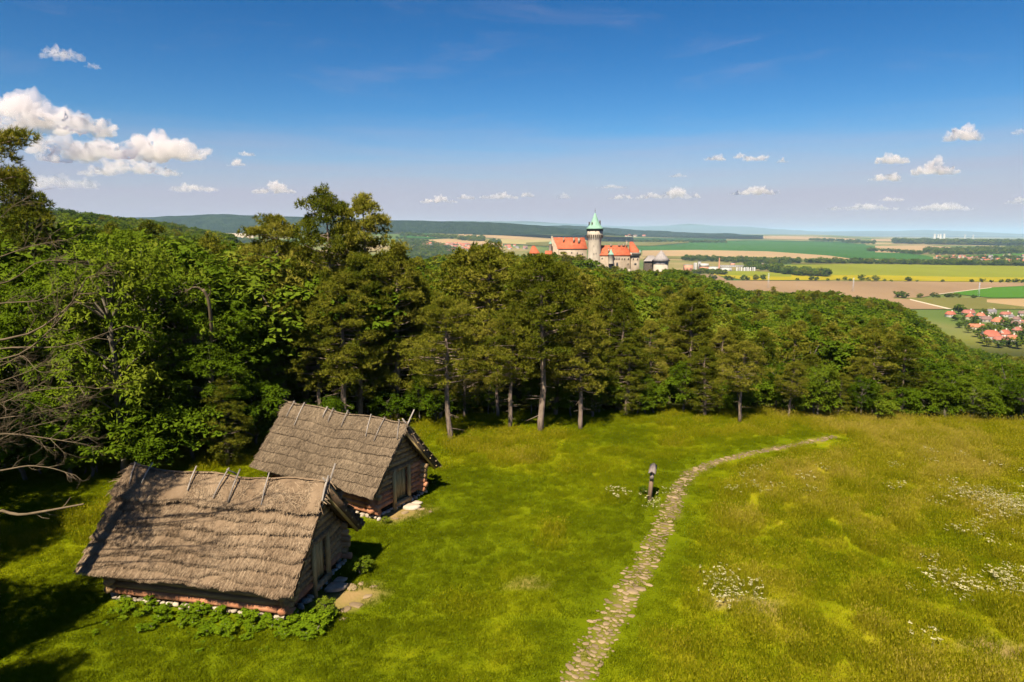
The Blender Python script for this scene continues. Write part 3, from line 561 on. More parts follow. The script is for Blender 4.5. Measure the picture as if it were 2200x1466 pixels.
# front row, as it stands in the photograph: proto, px, distance, row of the top, width factor
FRONT_P = [(2, 945, 44.5, 690, .9), (2, 1000, 45.3, 700, .9), (3, 1070, 45.4, 690, .9), (2, 1195, 46, 640, .9), (4, 1272, 45.5, 740, .9), (2, 1326, 47.5, 655, .95), (2, 778, 44, 560, .9), (2, 662, 46, 590, .9), (0, 722, 46, 424, 1.0), (3, 803, 47, 430, 1.05), (1, 628, 50, 466, 1.1), (0, 742, 42.5, 600, 1.05), (2, 848, 45, 535, 0.95), (3, 690, 43.5, 640, 0.9), (2, 885, 49, 600, 1.0), (1, 968, 39.8, 640, 0.95), (2, 905, 47, 605, 0.9), (2, 1018, 49, 612, 1.0), (1, 1094, 42, 660, 0.9), (0, 1064, 60, 535, 1.25), (2, 1128, 50, 600, 0.95), (1, 1163, 41.6, 552, 1.0), (2, 1218, 51, 575, 0.95), (0, 1248, 42.5, 668, 1.0), (2, 1300, 49, 612, 1.0), (4, 1345, 46, 728, 1.15), (4, 1396, 49, 693, 1.0), (2, 1436, 52, 703, 1.0), (2, 1482, 52, 630, 1.1), (4, 1512, 46.2, 748, 1.2), (1, 1587, 44.6, 733, 1.05), (4, 1550, 50, 708, 1.0), (2, 1640, 51, 718, 1.0), (1, 1692, 46, 778, 1.05), (4, 1735, 49, 763, 1.1), (4, 1800, 47.5, 803, 1.15), (2, 1840, 52, 773, 1.2), (4, 1893, 48.5, 828, 1.2), (4, 1935, 53, 724, 1.3), (2, 1985, 51, 802, 1.1)]
FRONT_B = [(0, 262, 34, 462, .98), (1, 345, 38, 472, .95), (2, 165, 35, 520, .9), (1, 425, 39, 590, 1.0), (2, 80, 36, 600, .9), (0, 520, 42, 625, 1.0), (2, 590, 44, 690, 1.0), (1, 470, 48, 555, 1.0), (0, 20, 41, 640, 1.0), (1, -70, 36, 560, 1.1),
  (2, 655, 48, 720, 1.0), (0, 300, 44, 480, 1.0), (1, 1755, 47.2, 772, .9), (2, 1850, 47, 800, .9), (0, 2035, 49, 790, 1.1), (1, 2090, 48, 812, 1.2), (2, 2140, 50, 800, 1.2), (0, 2195, 48, 815, 1.2), (1, 2250, 49, 800, 1.2), (2, 1665, 48.5, 770, .9), (1, 1470, 47.5, 770, .9), (0, 1280, 46.5, 790, .9), (2, 1140, 46, 800, .8), (1, 1050, 46, 800, .9), (0, 1385, 46.5, 800, .8), (2, 900, 44.5, 800, .8), (2, 2040, 54, 765, 1.1), (1, 2170, 55, 775, 1.2), (2, 1300, 52, 700, 1.0), (0, 1060, 52, 740, 1.0), (1, 1420, 54, 700, 1.0), (0, 885, 52, 640, 1.0)]
pl = {722: 'tallest pine, left one of the twin tops rising above the hills', 803: 'tall pine, right one of the twin tops above the hills', 628: 'tall pine with two bare stems left of the twin tops', 742: 'broad olive pine standing behind the rear hut roof', 778: 'pine filling the gap below the twin tops behind the rear hut', 662: 'full crowned pine between the two bare stems and the twin tops', 848: 'wide pine on the right flank of the twin tops', 690: 'pine just left behind the rear hut roof ridge', 880: 'pine whose crown fills the gap right of the twin tops'}
k = 0
for i, (p, px, Y, yt, wf) in enumerate(sorted(FRONT_P, key=lambda q: q[1])):
    if px in pl: lb = pl[px]
    else: lb = ('pine with the thick leaning trunk nearest the meadow' if px == 1163 else 'olive pine, %s along the front of the wood counted from the rear hut' % ORD[k]); k += 1
    H = top_h(px, Y, yt); tree_at(PINE[p], 'pine_tree', px, Y, H, lb, 'pine tree', 'pines along the meadow edge', wf * 12 / H * min(1, H / 10.5) * 1.0, i); note_top(px, 60, yt + 30)
k = 0; bl = {262: 'tallest bright green ash tree standing left behind the front hut', 345: 'big ash tree right behind the tallest ash', 165: 'ash tree on the left behind the bare branches', 425: 'leafy tree behind the dead snag', 520: 'leafy tree left behind the rear hut', 1755: 'bright green leafy tree among the olive pines'}
for i, (p, px, Y, yt, wf) in enumerate(sorted(FRONT_B, key=lambda q: q[1])):
    lb = bl.get(px)
    if not lb: lb = 'broad leafed tree, %s in the front of the wood from the left picture edge' % ORD[k]; k += 1
    H = top_h(px, Y, yt); tree_at((ASH if px < 500 else MAPLE + ASH)[p], 'leafy_tree', px, Y, H, lb, 'tree', 'leafy trees along the meadow edge', wf * 11 / H * min(1, H / 9.5), i, base=11.); note_top(px, 60, yt + 40)
tree_at(ASH[2], 'leafy_tree', 466, 36.4, top_h(466, 36.4, 722), 'leafy tree standing right before the dead snag', 'tree', wf=1.15, seed=6, base=11.)
tree_at(PINE[4], 'pine_tree', 492, 35.5, top_h(492, 35.5, 815), 'small yellowish pine between the two hut roofs', 'pine tree', wf=1.25, seed=3)
tree_at(PINE[2], 'pine_tree', 112, 42, top_h(112, 42, 388), 'dark pine top above the left wood', 'pine tree', wf=.85, seed=4); note_top(112, 60, 420)
# undergrowth along the edge
EDGE = np.array([(-400, 29), (0, 31), (145, 31), (350, 35), (600, 38.5), (960, 40), (1165, 42), (1600, 45), (1900, 45.2), (2200, 46.5), (2600, 48)])
k = 0
for i, px in enumerate(np.arange(-40, 2260, 44)):
    r = random.Random(i * 5 + 1); px = px + r.uniform(-16, 16); Y = float(np.interp(px, EDGE[:, 0], EDGE[:, 1])) + (r.uniform(1.6, 4.2) if not 560 < px < 1200 else r.uniform(3.5, 7.0)); H = r.uniform(1.4, 3.4) * (.75 if 560 < px < 1200 else 1)
    tree_at(BUSH[i % 2], 'shrub', px, Y, H, 'understorey bush, %s along the foot of the wood from the left picture edge' % ORD[i], 'shrub', 'bushes along the meadow edge', r.uniform(.8, 1.2), i, base=3.)

for i, (px, Y, H) in enumerate([(150, 33.2, 4.2), (205, 33.6, 3.2), (300, 34.5, 4.6), (360, 35.3, 3.8), (415, 36.0, 4.4), (550, 38.5, 4.0), (60, 33, 4.5), (-10, 32, 5.0), (250, 36, 4.2), (330, 33.8, 2.4)]):
    tree_at(BUSH[i % 2], 'tall_shrub', px, Y, H, 'tall leafy shrub, %s of those filling the wood edge behind the front hut' % ORD[i], 'shrub', 'tall shrubs behind the front hut', 1.05, 50 + i, base=3.)
# ------------------------------------------------------------------ the wood behind
LIM = np.array([(-400, 420), (-200, 430), (200, 452), (330, 470), (400, 498), (500, 518), (600, 525), (850, 553), (900, 556), (960, 545), (1010, 537), (1035, 527), (1080, 521), (1110, 530), (1130, 543), (1150, 544), (1165, 541), (1200, 540), (1235, 543), (1255, 550), (1285, 562), (1300, 568), (1330, 573), (1400, 578), (1440, 571), (1470, 573), (1500, 586), (1560, 602), (1600, 622), (1680, 623), (1740, 619), (1800, 625), (1850, 633), (1900, 635), (1950, 653), (2000, 687), (2050, 716), (2100, 744), (2150, 756), (2200, 763), (2500, 800)])
ROAD_PX = [(941, 597), (938, 612), (930, 628)]
pts = []; g = np.random.default_rng(99); Y = 43.0
while Y < 560:
    s = 3.9 + .011 * Y; x0, x1 = (-260 - 1100) / F_PX * Y, (2440 - 1100) / F_PX * Y; n = int((x1 - x0) / s)
    xs = x0 + (np.arange(n) + g.uniform(0, 1, n)) * s; ys = Y + g.uniform(-.5, .5, n) * s; pts.append(np.stack([xs, ys], 1)); Y += s
pts = np.concatenate(pts); pts = pts[np.argsort(pts[:, 1])]
PXS = 1100 + F_PX * pts[:, 0] / (pts[:, 1] * CP + 2); GZ = ground(pts[:, 0], pts[:, 1]); NO = fbm(pts[:, 0] * .03, pts[:, 1] * .03, 44); 
WOOD = []
for i in range(len(pts)):
    x, y = pts[i]; px = PXS[i]; ye = np.interp(px, EDGE[:, 0], EDGE[:, 1])
    if y < ye + 5.5: continue
    if 1130 < px < 1445 and y > 442: continue
    if 925 < px < 950 and 150 < y < 235: continue
    u = g.uniform(); H = (8.3 + 4.2 * u) * (1.18 if px < 650 else 1.0) * (.92 if px > 1500 and y < 90 else 1.0)
    pp = (.45 if y < 60 else .62) if (y < 80 and 560 < px < 1960) else (.5 if NO[i] > .53 and y < 260 else .14)
    if 1130 < px < 1330 and y > 330: pp = .5
    if px < 560: pp *= .35
    kind = 'p' if g.uniform() < pp else 'b'
    lim = np.interp(px, LIM[:, 0], LIM[:, 1]) + g.uniform(0, 9) - (6 if kind == 'p' and g.uniform() < .1 else 0)
    off = np.interp(px, [1100, 1200, 1330, 1420, 2000, 2150], [0, 40, 60, 95, 95, 60]); lim = lim + off * (1 - min(max((math.log(y) - 3.87) / 1.8, 0), 1))
    if 912 < px < 962 and y < 240: lim = max(lim, 632)
    if 1125 < px < 1450 and y > 350: H = min(max(H, at(px, lim + g.uniform(0, 12), y)[2] - GZ[i]), 19)
    _, yt = project((x, y, GZ[i] + H))
    if yt < lim:
        H = H - (lim - yt) * y / F_PX
        if H < 4.0: continue
        yt = lim
    half = 3.0 * H / 11 * F_PX / y; a, b = int((px - half + 300) / BIN_W), int((px + half + 300) / BIN_W); a = max(a, 0); b = min(b, 299)
    if a >= 300 or b < 0: continue
    if y > 60 and yt > tops[a:b + 1].max() + 10: continue
    if y > 75 and yt > np.median(tops[a:b + 1]) + 26: continue
    WOOD.append((kind, x, y, GZ[i], H, px, i)); note_top(px, half, yt + .35 * H * F_PX / y)
nb = npn = 0; rest = {'p': [], 'b': []}
for kind, x, y, z, H, px, i in WOOD:
    r = random.Random(i); near_ = y < 95
    cnt = npn if kind == 'p' else nb
    if cnt >= 265: rest[kind].append((x, y, z, H, r.uniform(0, 6.28), r.random())); continue
    zone = 'left of the twin pines' if px < 660 else ('between twin pines and castle' if px < 1180 else ('below the castle walls' if px < 1450 else 'before the brown field'))
    protos = (PINE_MID if y < 150 else PINE_FAR) if kind == 'p' else (BROAD_MID if y < 150 else BROAD_FAR)
    me = protos[r.randrange(len(protos))]; depth_w = 'front part' if y < 75 else ('middle' if y < 170 else 'far part')
    kn = 'pine' if kind == 'p' else 'broadleaf tree'
    if kind == 'p': npn += 1
    else: nb += 1
    o = obj('wood_pine' if kind == 'p' else 'wood_broadleaf', me, loc=(x, y, z), rotz=r.uniform(0, 6.28), label='%s in the %s of the wood %s' % (kn, depth_w, zone), cat='pine tree' if kind == 'p' else 'tree', group='%s trees in the %s of the wood %s' % ('pine' if kind == 'p' else 'broadleaf', depth_w, zone))
    s = H / (12. if kind == 'p' else 11.); w = s * r.uniform(.92, 1.2) * (1.1 if H < 7 else 1) * (1 + .25 * min(max((y - 80) / 150, 0), 1)) * r.choice((.85, 1, 1, 1.2)); o.scale = (w, w, s)
for kind, protos, base, lb in (('b', BROAD_FAR, 11., 'far mass of broadleaf trees on the castle hill and ridge'), ('p', PINE_FAR, 12., 'far scattered pines of the castle hill')):
    q = np.array(rest[kind])
    if len(q):
        s = q[:, 3] / base; w = s * (1.1 + .5 * q[:, 5]); scatter('forest', q[:, :3], protos, q[:, 4], np.stack([w, w, s], 1), (q[:, 5] * len(protos)).astype(int), label=lb, cat='wood')
HP = field_hill(GREEN_HILL, 2600, 5); HP = HP[(px_of(HP[:, 0], HP[:, 1]) > -80)]; g = np.random.default_rng(6); hs_ = g.uniform(.7, 1.2, len(HP))
scatter('forest', HP - np.array([0, 0, 1.5]), BROAD_FAR, g.uniform(0, 6.28, len(HP)), np.stack([hs_ * 1.4, hs_ * 1.4, hs_], 1), g.integers(0, 3, len(HP)), label='dense green wood covering the near hillside on the left', cat='wood')
print('WOOD', len(WOOD), nb, npn, len(rest['b']), len(rest['p']))
# ------------------------------------------------------------------ thatched log huts
def straw_mat(name, stops, trans=.0):
    m, t = mat(name); a = t.nodes.new('ShaderNodeAttribute'); a.attribute_name = 'tint'; n = noise_node(t, 1.1, 5, .65, coords(t)); q = t.nodes.new('ShaderNodeMath'); q.operation = 'MULTIPLY_ADD'; q.inputs[1].default_value = .55
    w = t.nodes.new('ShaderNodeMath'); w.operation = 'MULTIPLY_ADD'; w.inputs[1].default_value = .7; w.inputs[2].default_value = -.12; t.links.new(a.outputs['Fac'], w.inputs[0]); t.links.new(n.outputs['Fac'], q.inputs[0]); t.links.new(w.outputs[0], q.inputs[2])
    n3 = noise_node(t, .45, 4, .6, coords(t, 'pos', (2.2, .8, .8))); q3 = t.nodes.new('ShaderNodeMath'); q3.operation = 'MULTIPLY_ADD'; q3.inputs[1].default_value = .7; t.links.new(n3.outputs['Fac'], q3.inputs[0]); q4 = t.nodes.new('ShaderNodeMath'); q4.operation = 'SUBTRACT'; q4.inputs[1].default_value = .35; t.links.new(q.outputs[0], q4.inputs[0]); t.links.new(q4.outputs[0], q3.inputs[2]); q = q3
    r = ramp(t, stops); t.links.new(q.outputs[0], r.inputs[0]); b = t.nodes.new('ShaderNodeBsdfDiffuse'); b.inputs['Roughness'].default_value = .5; t.links.new(r.outputs[0], b.inputs[0])
    n2 = noise_node(t, 26, 4, .7, coords(t)); bp = t.nodes.new('ShaderNodeBump'); bp.inputs['Distance'].default_value = .04; t.links.new(n2.outputs['Fac'], bp.inputs['Height']); t.links.new(bp.outputs[0], b.inputs['Normal'])
    o = t.nodes.new('ShaderNodeOutputMaterial'); t.links.new(b.outputs[0], o.inputs[0]); return m
M_STRAW = straw_mat('old_straw', [(0, (.070, .046, .028)), (.28, (.145, .100, .064)), (.6, (.235, .168, .110)), (1, (.37, .28, .19))])
M_STRAW2 = straw_mat('grey_reed', [(0, (.085, .062, .042)), (.3, (.14, .105, .072)), (.6, (.20, .150, .102)), (1, (.28, .215, .145))])
M_LOG = surf('weathered_log', [(.25, (.13, .08, .040)), (.55, (.26, .165, .082)), (.8, (.38, .26, .135))], scale=2.2, rough=.9, bump=.015, bscale=14, coord='obj', stretch=(.5, 4, 4), rand=.25)
M_LOGR = surf('reddish_log', [(.25, (.22, .085, .04)), (.6, (.38, .17, .09)), (.85, (.48, .25, .14))], scale=2.5, rough=.9, bump=.012, bscale=14, coord='obj', rand=.25)
M_YEL = surf('yellow_wood', [(.25, (.26, .17, .07)), (.7, (.46, .33, .15))], scale=2.5, rough=.85, bump=.01, bscale=18, coord='obj', stretch=(3, 3, .5), rand=.3)
M_POLE = surf('grey_pole', [(.3, (.13, .11, .095)), (.7, (.28, .245, .215))], scale=4, rough=.9, coord='obj', rand=.4)
M_STONE = surf('pale_stone', [(.25, (.25, .20, .15)), (.6, (.38, .32, .25)), (.85, (.48, .41, .33))], scale=3, rough=.9, bump=.02, bscale=12, rand=.3)
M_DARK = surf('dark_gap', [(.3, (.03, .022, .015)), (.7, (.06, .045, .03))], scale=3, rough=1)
def rock_mesh(seed, m, n=9, flat=.6):
    g = np.random.default_rng(seed); an = np.sort(g.uniform(0, 6.28, n)) * .35 + np.arange(n) * 6.283 / n * .65; r = g.uniform(.75, 1.1, n)
    lo = np.stack([np.cos(an) * r, np.sin(an) * r, np.full(n, -.5 * flat)], 1); hi = lo * np.array([.86, .86, 0]) + np.array([0, 0, 1]) * (flat * (.35 + .15 * g.uniform(size=n)))[:, None]; mid = lo * np.array([1.02, 1.02, 0]) + np.array([0, 0, flat * .12])
    V = np.concatenate([lo, mid, hi, [[0, 0, flat * .5]]]); j = np.arange(n); j2 = (j + 1) % n
    return new_mesh('stone', V, [np.concatenate([np.stack([j, j2, n + j2, n + j], 1), np.stack([n + j, n + j2, 2 * n + j2, 2 * n + j], 1)]), np.stack([2 * n + j, 2 * n + j2, np.full(n, 3 * n)], 1)], [m], smooth=False)
ROCKS = [rock_mesh(200 + i, M_STONE) for i in range(5)]
def straws(g, P, D, L, w, up):
    """flat straws from P along D (unit), standing slightly off the surface"""
    n = len(P); s = nrm(np.cross(D, up + .8 * runit(g, n))) * (w * g.uniform(.6, 1.3, (n, 1))) * .5; E_ = P + D * L[:, None] + up * g.uniform(.0, .05, (n, 1))
    V = np.stack([P - s, P + s, E_ + s * .5, E_ - s * .5], 1).reshape(-1, 3); return V, np.arange(n * 4).reshape(-1, 4)
def hut(spec, name, label, seed, courses, step, straw_m, n_straw, cap, poles, rear, reds, door_side):
    g = np.random.default_rng(seed); L, W, he, hr = spec['L'], spec['W'], spec['he'], spec['hr']
    cx, cy = spec['c']; zg = float(ground(cx, cy)); root = bpy.data.objects.new(name, None); COL.objects.link(root); root.location = (cx, cy, 0.0); root.rotation_euler = (0, 0, spec['yaw']); tag(root, label, 'hut')
    sl = math.hypot(W, hr - he); nx = 60
    roof = bpy.data.objects.new('thatched_roof', None); COL.objects.link(roof); roof.parent = root
    sag = lambda x: -.10 * (1 - (2 * x / L) ** 2) + .05 * np.sin(x * 1.9 + seed)
    for side in (-1, 1):
        dn = np.array([0, side * W / sl, -(hr - he) / sl]); up = np.array([0, side * (hr - he) / sl, W / sl])
        def S(x, s, h): return np.stack([x, 0 * x, hr + sag(x) * (1 - s / sl)], -1) + s[..., None] * dn + h[..., None] * up
        # the packed thatch body
        mb = MB(); xa = np.linspace(-L / 2 + .06, L / 2 - .06, 13)
        for a, b in zip(xa[:-1], xa[1:]):
            c = lambda x, s, h: S(np.array([x]), np.array([s]), np.array([h]))[0]
            mb.hexa([c(a, -.02, -.24), c(b, -.02, -.24), c(b, sl - .1, -.2), c(a, sl - .1, -.2), c(a, -.02, -.02), c(b, -.02, -.02), c(b, sl - .06, .0), c(a, sl - .06, .0)])
        mb.mesh_ = mb.mesh('thatch_body', [straw_m]); obj('thatch_body', mb.mesh_, roof)
        edges = [cap * sl + (1 - cap) * sl * i / courses for i in range(courses + 1)]
        bands = [(-.12, edges[0] + .02, 'ridge_thatch')] + [(edges[i] - .12, edges[i + 1], 'thatch_course') for i in range(courses)]
        order = bands[::-1]
        for bi, (s0, s1, nm) in enumerate(order):
            isr = nm == 'ridge_thatch'; ns = 8; x = np.linspace(-L / 2, L / 2, nx); th = step * g.uniform(.75, 1.25) * (1.7 if isr and step > .06 else 1)
            wav = (fbm(x * .9 + bi * 7, x * 0 + bi, seed) - .5) * (.36 if step > .06 else .16) + (fbm(x * 5 + bi, x * 0, seed + 4, 3) - .5) * .14 * (1 if step > .06 else .5)
            X = np.repeat(x[None], ns, 0); tt = np.linspace(0, 1, ns)[:, None]; Sx = s0 + (s1 + wav - s0)[None] * tt
            hh = .015 + th * tt ** .8 + .05 * (fbm(X * 2.2, Sx * 2.2, seed + bi, 3) - .5) * (3.2 if isr else 1) + .035 * (fbm(X * 9, Sx * 7, seed + 3 * bi, 2) - .5)
            X2 = X + (np.abs(X) > L / 2 - .05) * np.sign(X) * (.06 * (fbm(Sx * 4, X, seed + 9, 2) - .3))
            Vt = S(X2, Sx, hh + .0).reshape(-1, 3); Vl = S(X2[-1], Sx[-1] - .03, np.full(nx, -.06)).reshape(-1, 3)
            V = [Vt, Vl]; i = (np.arange(ns)[:, None] * nx + np.arange(nx - 1)[None]).ravel(); Fq = [np.stack([i, i + 1, i + nx + 1, i + nx], 1)]; nbase = len(Vt) + len(Vl); tints = [np.full(len(Fq[0]), .35)]
            vis = 1.0 if side < 0 else .4
            n = int(n_straw * vis * (1.6 if isr else 1)); u = g.uniform(-L / 2, L / 2, n); v = g.uniform(0, 1, n) ** (.9 if isr else .6)
            s1u = np.interp(u, x, s1 + wav); su = s0 + (s1u - s0) * v; P = S(u, su, .015 + th * v ** .8 + .012)
            ang = g.normal(size=n) * (.55 if isr else .17); ax = np.array([1., 0, 0]); D = nrm(np.cos(ang)[:, None] * dn + np.sin(ang)[:, None] * ax + g.uniform(-.03, .12, (n, 1)) * up)
            Ls = g.uniform(.18, .42, n) * (1.15 if isr else 1); Ls = np.minimum(Ls, np.maximum(s1u - su, 0) + g.uniform(.02, .12 if step > .06 else .05, n))
            vv, ff = straws(g, P, D, Ls, .02, up); V.append(vv); Fq.append(ff + nbase); tints.append(np.clip(.5 + .26 * g.normal(size=n) + (.12 if isr else 0), 0, 1))
            obj(nm, new_mesh(nm, np.concatenate(V), [np.concatenate(Fq)], [straw_m], attrs=dict(tint=np.concatenate(tints))), roof)
    # poles laid over the ridge
    for (x, l, tilt, r) in poles:
        for side in ((-1, 1) if _pg.uniform() < .4 else (-1,)):
            l2 = l if side < 0 else l * .8; dn = np.array([tilt * (1 if side < 0 else -.4), side * W, -(hr - he)]); dn /= np.linalg.norm(dn); top = np.array([x, 0, hr + .10 + step]); up = np.array([0, side * .7, .7])
            P = [top - dn * (_pg.uniform(-.02, .06) if side < 0 else .02) - up * .04, top + dn * l2 * .5 + up * (-.02 + step * .6), top + dn * l2 + up * (-.03 + step * .8)]; mb = MB(); mb.tube(P, [r, r * 1.05, r * .8], 6, jit=.06, rnd=g); obj('ridge_pole', mb.mesh('ridge_pole', [M_POLE]), roof)
    # crossed gable poles, verge rafters and purlins at both ends
    for e in (1, -1):
        for side in (-1, 1):
            dn = np.array([0, side * W, -(hr - he)]); dn /= np.linalg.norm(dn); top = np.array([e * (L / 2 - .02 - .05 * (side > 0)), 0, hr - .02]); mb = MB()
            if e > 0: mb.tube([top - dn * (.75 if side < 0 else .42), top + dn * .2, top + dn * 1.0], [.032, .036, .03], 6, jit=.05, rnd=g); obj('crossed_pole', mb.mesh('crossed_pole', [M_POLE]), roof)
            mb = MB(); off = np.array([-e * .16, 0, -.30]); mb.tube([top + off - dn * .02, top + off + dn * (sl * .92)], [.075, .07], 8, jit=.04, rnd=g); obj('rafter', mb.mesh('rafter', [M_YEL]), roof)
            for q in range(5):
                s = .45 + q * .68; c = np.array([0, 0, hr - .24]) + dn * s; mb = MB(); mb.tube([c + np.array([e * (L / 2 - .9), 0, 0]), c + np.array([e * (L / 2 - .03), 0, 0])], .035, 6, jit=.05, rnd=g); obj('purlin', mb.mesh('purlin', [M_YEL]), roof)
    # log walls: each log its own piece
    wx, wy, d = L / 2 - .66, W - .78, .255; top_wall = he + .28; nlog = int(round((top_wall - .16) / (d * .93))); 
    def log(a, b, r, m, par=root):
        a, b = np.array(a, float), np.array(b, float); mb = MB(); k = 4; P = a + (b - a) * np.linspace(0, 1, k)[:, None] + g.normal(size=(k, 3)) * .012; mb.tube(P, r * g.uniform(.93, 1.07), 9, jit=.035, rnd=g); return obj('log', mb.mesh('log', [m], True), par)
    for i in range(nlog):
        z = .16 + d * .5 + i * d * .93; red = i in reds
        for side in (-1, 1):
            log((-wx - .3, side * wy, z), (wx + g.uniform(.24, .42), side * wy, z), d / 2, M_LOGR if red else M_LOG)
    i = 0; z = .16 + d * 1.0; dw = .52; dh = 1.72; yd = door_side
    while z < hr - .45:
        half = wy + .3 if z < top_wall else max(0, (hr - .28 - z) / (hr - he) * W - .12)
        red = i in reds
        for e in (1, -1):
            if e > 0 and z < dh:
                log((wx, -half - g.uniform(0, .1), z), (wx, yd - dw, z), d / 2, M_LOGR if red and i < 3 else M_LOG)
                log((wx, yd + dw, z), (wx, half + g.uniform(0, .12), z), d / 2, M_LOGR if (red or spec is HUT2) else M_LOG)
            elif half > .25: log((e * wx, -half, z), (e * wx, half, z), d / 2, M_LOG)
        z += d * .93; i += 1
    # door
    door = bpy.data.objects.new('door', None); COL.objects.link(door); door.parent = root
    for k in range(4):
        mb = MB(); y0 = yd - dw + .06 + k * (2 * dw - .12) / 4; mb.box((wx - .06, y0 + .008, .2), (wx - .015 + .01 * (k % 2), y0 + (2 * dw - .12) / 4 - .008, dh - .06)); obj('plank', mb.mesh('plank', [M_YEL]), door)
    for y0, r in ((yd - dw, .1), (yd + dw, .095)):
        mb = MB(); mb.tube([(wx + .13, y0, -.1), (wx + .13, y0, dh + .12)], [r, r * .92], 9, jit=.03, rnd=g); obj('door_post', mb.mesh('door_post', [M_YEL], True), root)
    mb = MB(); mb.tube([(wx + .1, yd - dw - .35, dh + .1), (wx + .1, yd + dw + .3, dh + .1)], .1, 9, jit=.03, rnd=g); obj('lintel', mb.mesh('lintel', [M_LOG], True), root)
    mb = MB(); mb.tube([(wx + .16, yd - dw - .05, .2), (wx + .16, yd + dw + .05, .2)], .11, 9, jit=.03, rnd=g); obj('threshold', mb.mesh('threshold', [M_LOG], True), root)
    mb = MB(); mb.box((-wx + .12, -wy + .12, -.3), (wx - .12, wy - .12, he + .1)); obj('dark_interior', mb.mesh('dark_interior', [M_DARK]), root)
    # dry stone footing
    for (a, b) in (((-wx - .1, -wy - .06), (wx + .2, -wy - .06)), ((wx + .08, -wy), (wx + .08, wy + .1)), ((-wx - .08, wy), (-wx - .08, -wy)), ((wx, wy + .06), (-wx, wy + .06))):
        a, b = np.array(a), np.array(b); ln = np.linalg.norm(b - a); s = 0.0
        while s < ln:
            r = g.uniform(.1, .2); p = a + (b - a) / ln * (s + r); wxy = p; o = obj('stone', ROCKS[int(g.integers(5))], root, (p[0], p[1], .06 + g.uniform(-.03, .03)), g.uniform(0, 6.28)); o.scale = (r, r * g.uniform(.6, .8), r * g.uniform(.8, 1.2)); s += 2 * r * .92
    for (x, y, r) in ((wx + .62, yd + .05, .42), (wx + .55, yd + .55, .26)):
        o = obj('door_stone', ROCKS[1], root, (x, y, .02), .4); o.scale = (r, r * .8, r * .55)
    return root
_pg = np.random.default_rng(4)
def ridge_poles(L, n, skip=(), lean=-.35): return [(-L / 2 + .35 + (L - .7) * i / (n - 1) + _pg.normal() * .2, _pg.uniform(.55, 1.3), lean + _pg.normal() * .45, _pg.uniform(.022, .036)) for i in range(n) if i not in skip]
hut(HUT1, 'log_hut', 'front log hut with shaggy layered straw thatch in thick steps', 3, 7, .13, M_STRAW, 2600, .30, ridge_poles(HUT1['L'], 9, skip=(2, 7), lean=.5), True, (0,), 0.15)
hut(HUT2, 'log_hut', 'rear log hut with smooth grey thatch roof near the trees', 5, 6, .04, M_STRAW2, 3300, .20, ridge_poles(HUT2['L'], 8, lean=.6), False, (0, 1, 2), 0.1)

# ------------------------------------------------------------------ stone path
M_PAVE = surf('path_stone', [(.2, (.125, .088, .050)), (.5, (.19, .136, .078)), (.8, (.285, .205, .118))], scale=2.0, rough=.85, bump=.01, bscale=20, rand=.45)
PAVE = [rock_mesh(300 + i, M_PAVE, 7, .25) for i in range(8)]
path = bpy.data.objects.new('stone_path', None); COL.objects.link(path); tag(path, 'winding footpath of flat stones crossing the meadow', kind='structure')
g = np.random.default_rng(17); placed = []; grid = {}
Tn = nrm(np.gradient(PATH_P, axis=0)); Nn = np.stack([-Tn[:, 1], Tn[:, 0]], 1)
for tr in range(4600):
    i = int(g.integers(len(PATH_P))); hw = np.interp(PATH_P[i, 1], [12, 20, 28, 34, 40], [.6, .5, .42, .31, .22]); u = float(np.clip(g.normal() * .48, -1.15, 1.15)); p = PATH_P[i] + Nn[i] * u * hw; r = g.choice([.06, .08, .1, .125, .155, .2], p=[.22, .25, .22, .16, .1, .05]) * (1 if abs(u) < .8 else .75)
    if fbm(p[0] * .7, p[1] * .7, 55, 2) < .36 and g.uniform() < .6: continue
    if g.uniform() < np.interp(px_of(p[0], p[1]), [1500, 1800], [0, .6]): continue
    kx, ky = int(p[0] // .6), int(p[1] // .6)
    if any((q[0] - p[0]) ** 2 + (q[1] - p[1]) ** 2 < ((q[2] + r) * .86) ** 2 for a in (-1, 0, 1) for b in (-1, 0, 1) for q in grid.get((kx + a, ky + b), ())): continue
    grid.setdefault((kx, ky), []).append((p[0], p[1], r)); placed.append((p[0], p[1], r, i))
placed.sort(key=lambda q: -q[2] / q[1]); restm = MB()
for n, (x, y, r, i) in enumerate(placed):
    a = math.atan2(Tn[i, 1], Tn[i, 0]) + math.pi / 2 + g.normal() * .35; sx, sy = r * g.uniform(1.0, 1.5), r * g.uniform(.65, .9); z = float(ground(x, y)) + .022
    if n < 300:
        o = obj('stone', PAVE[n % 8], path, (x, y, z), a); o.scale = (sx, sy, r * .9)
    else:
        me = PAVE[n % 8]; V = np.array([v.co[:] for v in me.vertices]) * np.array([sx, sy, r * .9]); c, s = math.cos(a), math.sin(a); V = np.stack([V[:, 0] * c - V[:, 1] * s + x, V[:, 0] * s + V[:, 1] * c + y, V[:, 2] + z], 1)
        q4 = np.array([list(f.vertices) for f in me.polygons if len(f.vertices) == 4]); q3 = np.array([list(f.vertices) for f in me.polygons if len(f.vertices) == 3]); restm.add(V, q4); restm.also(q3, 0, len(V))
if restm.n: obj('small_stones', restm.mesh('small_stones', [M_PAVE]), path, kind='stuff')
print('STONES', len(placed))
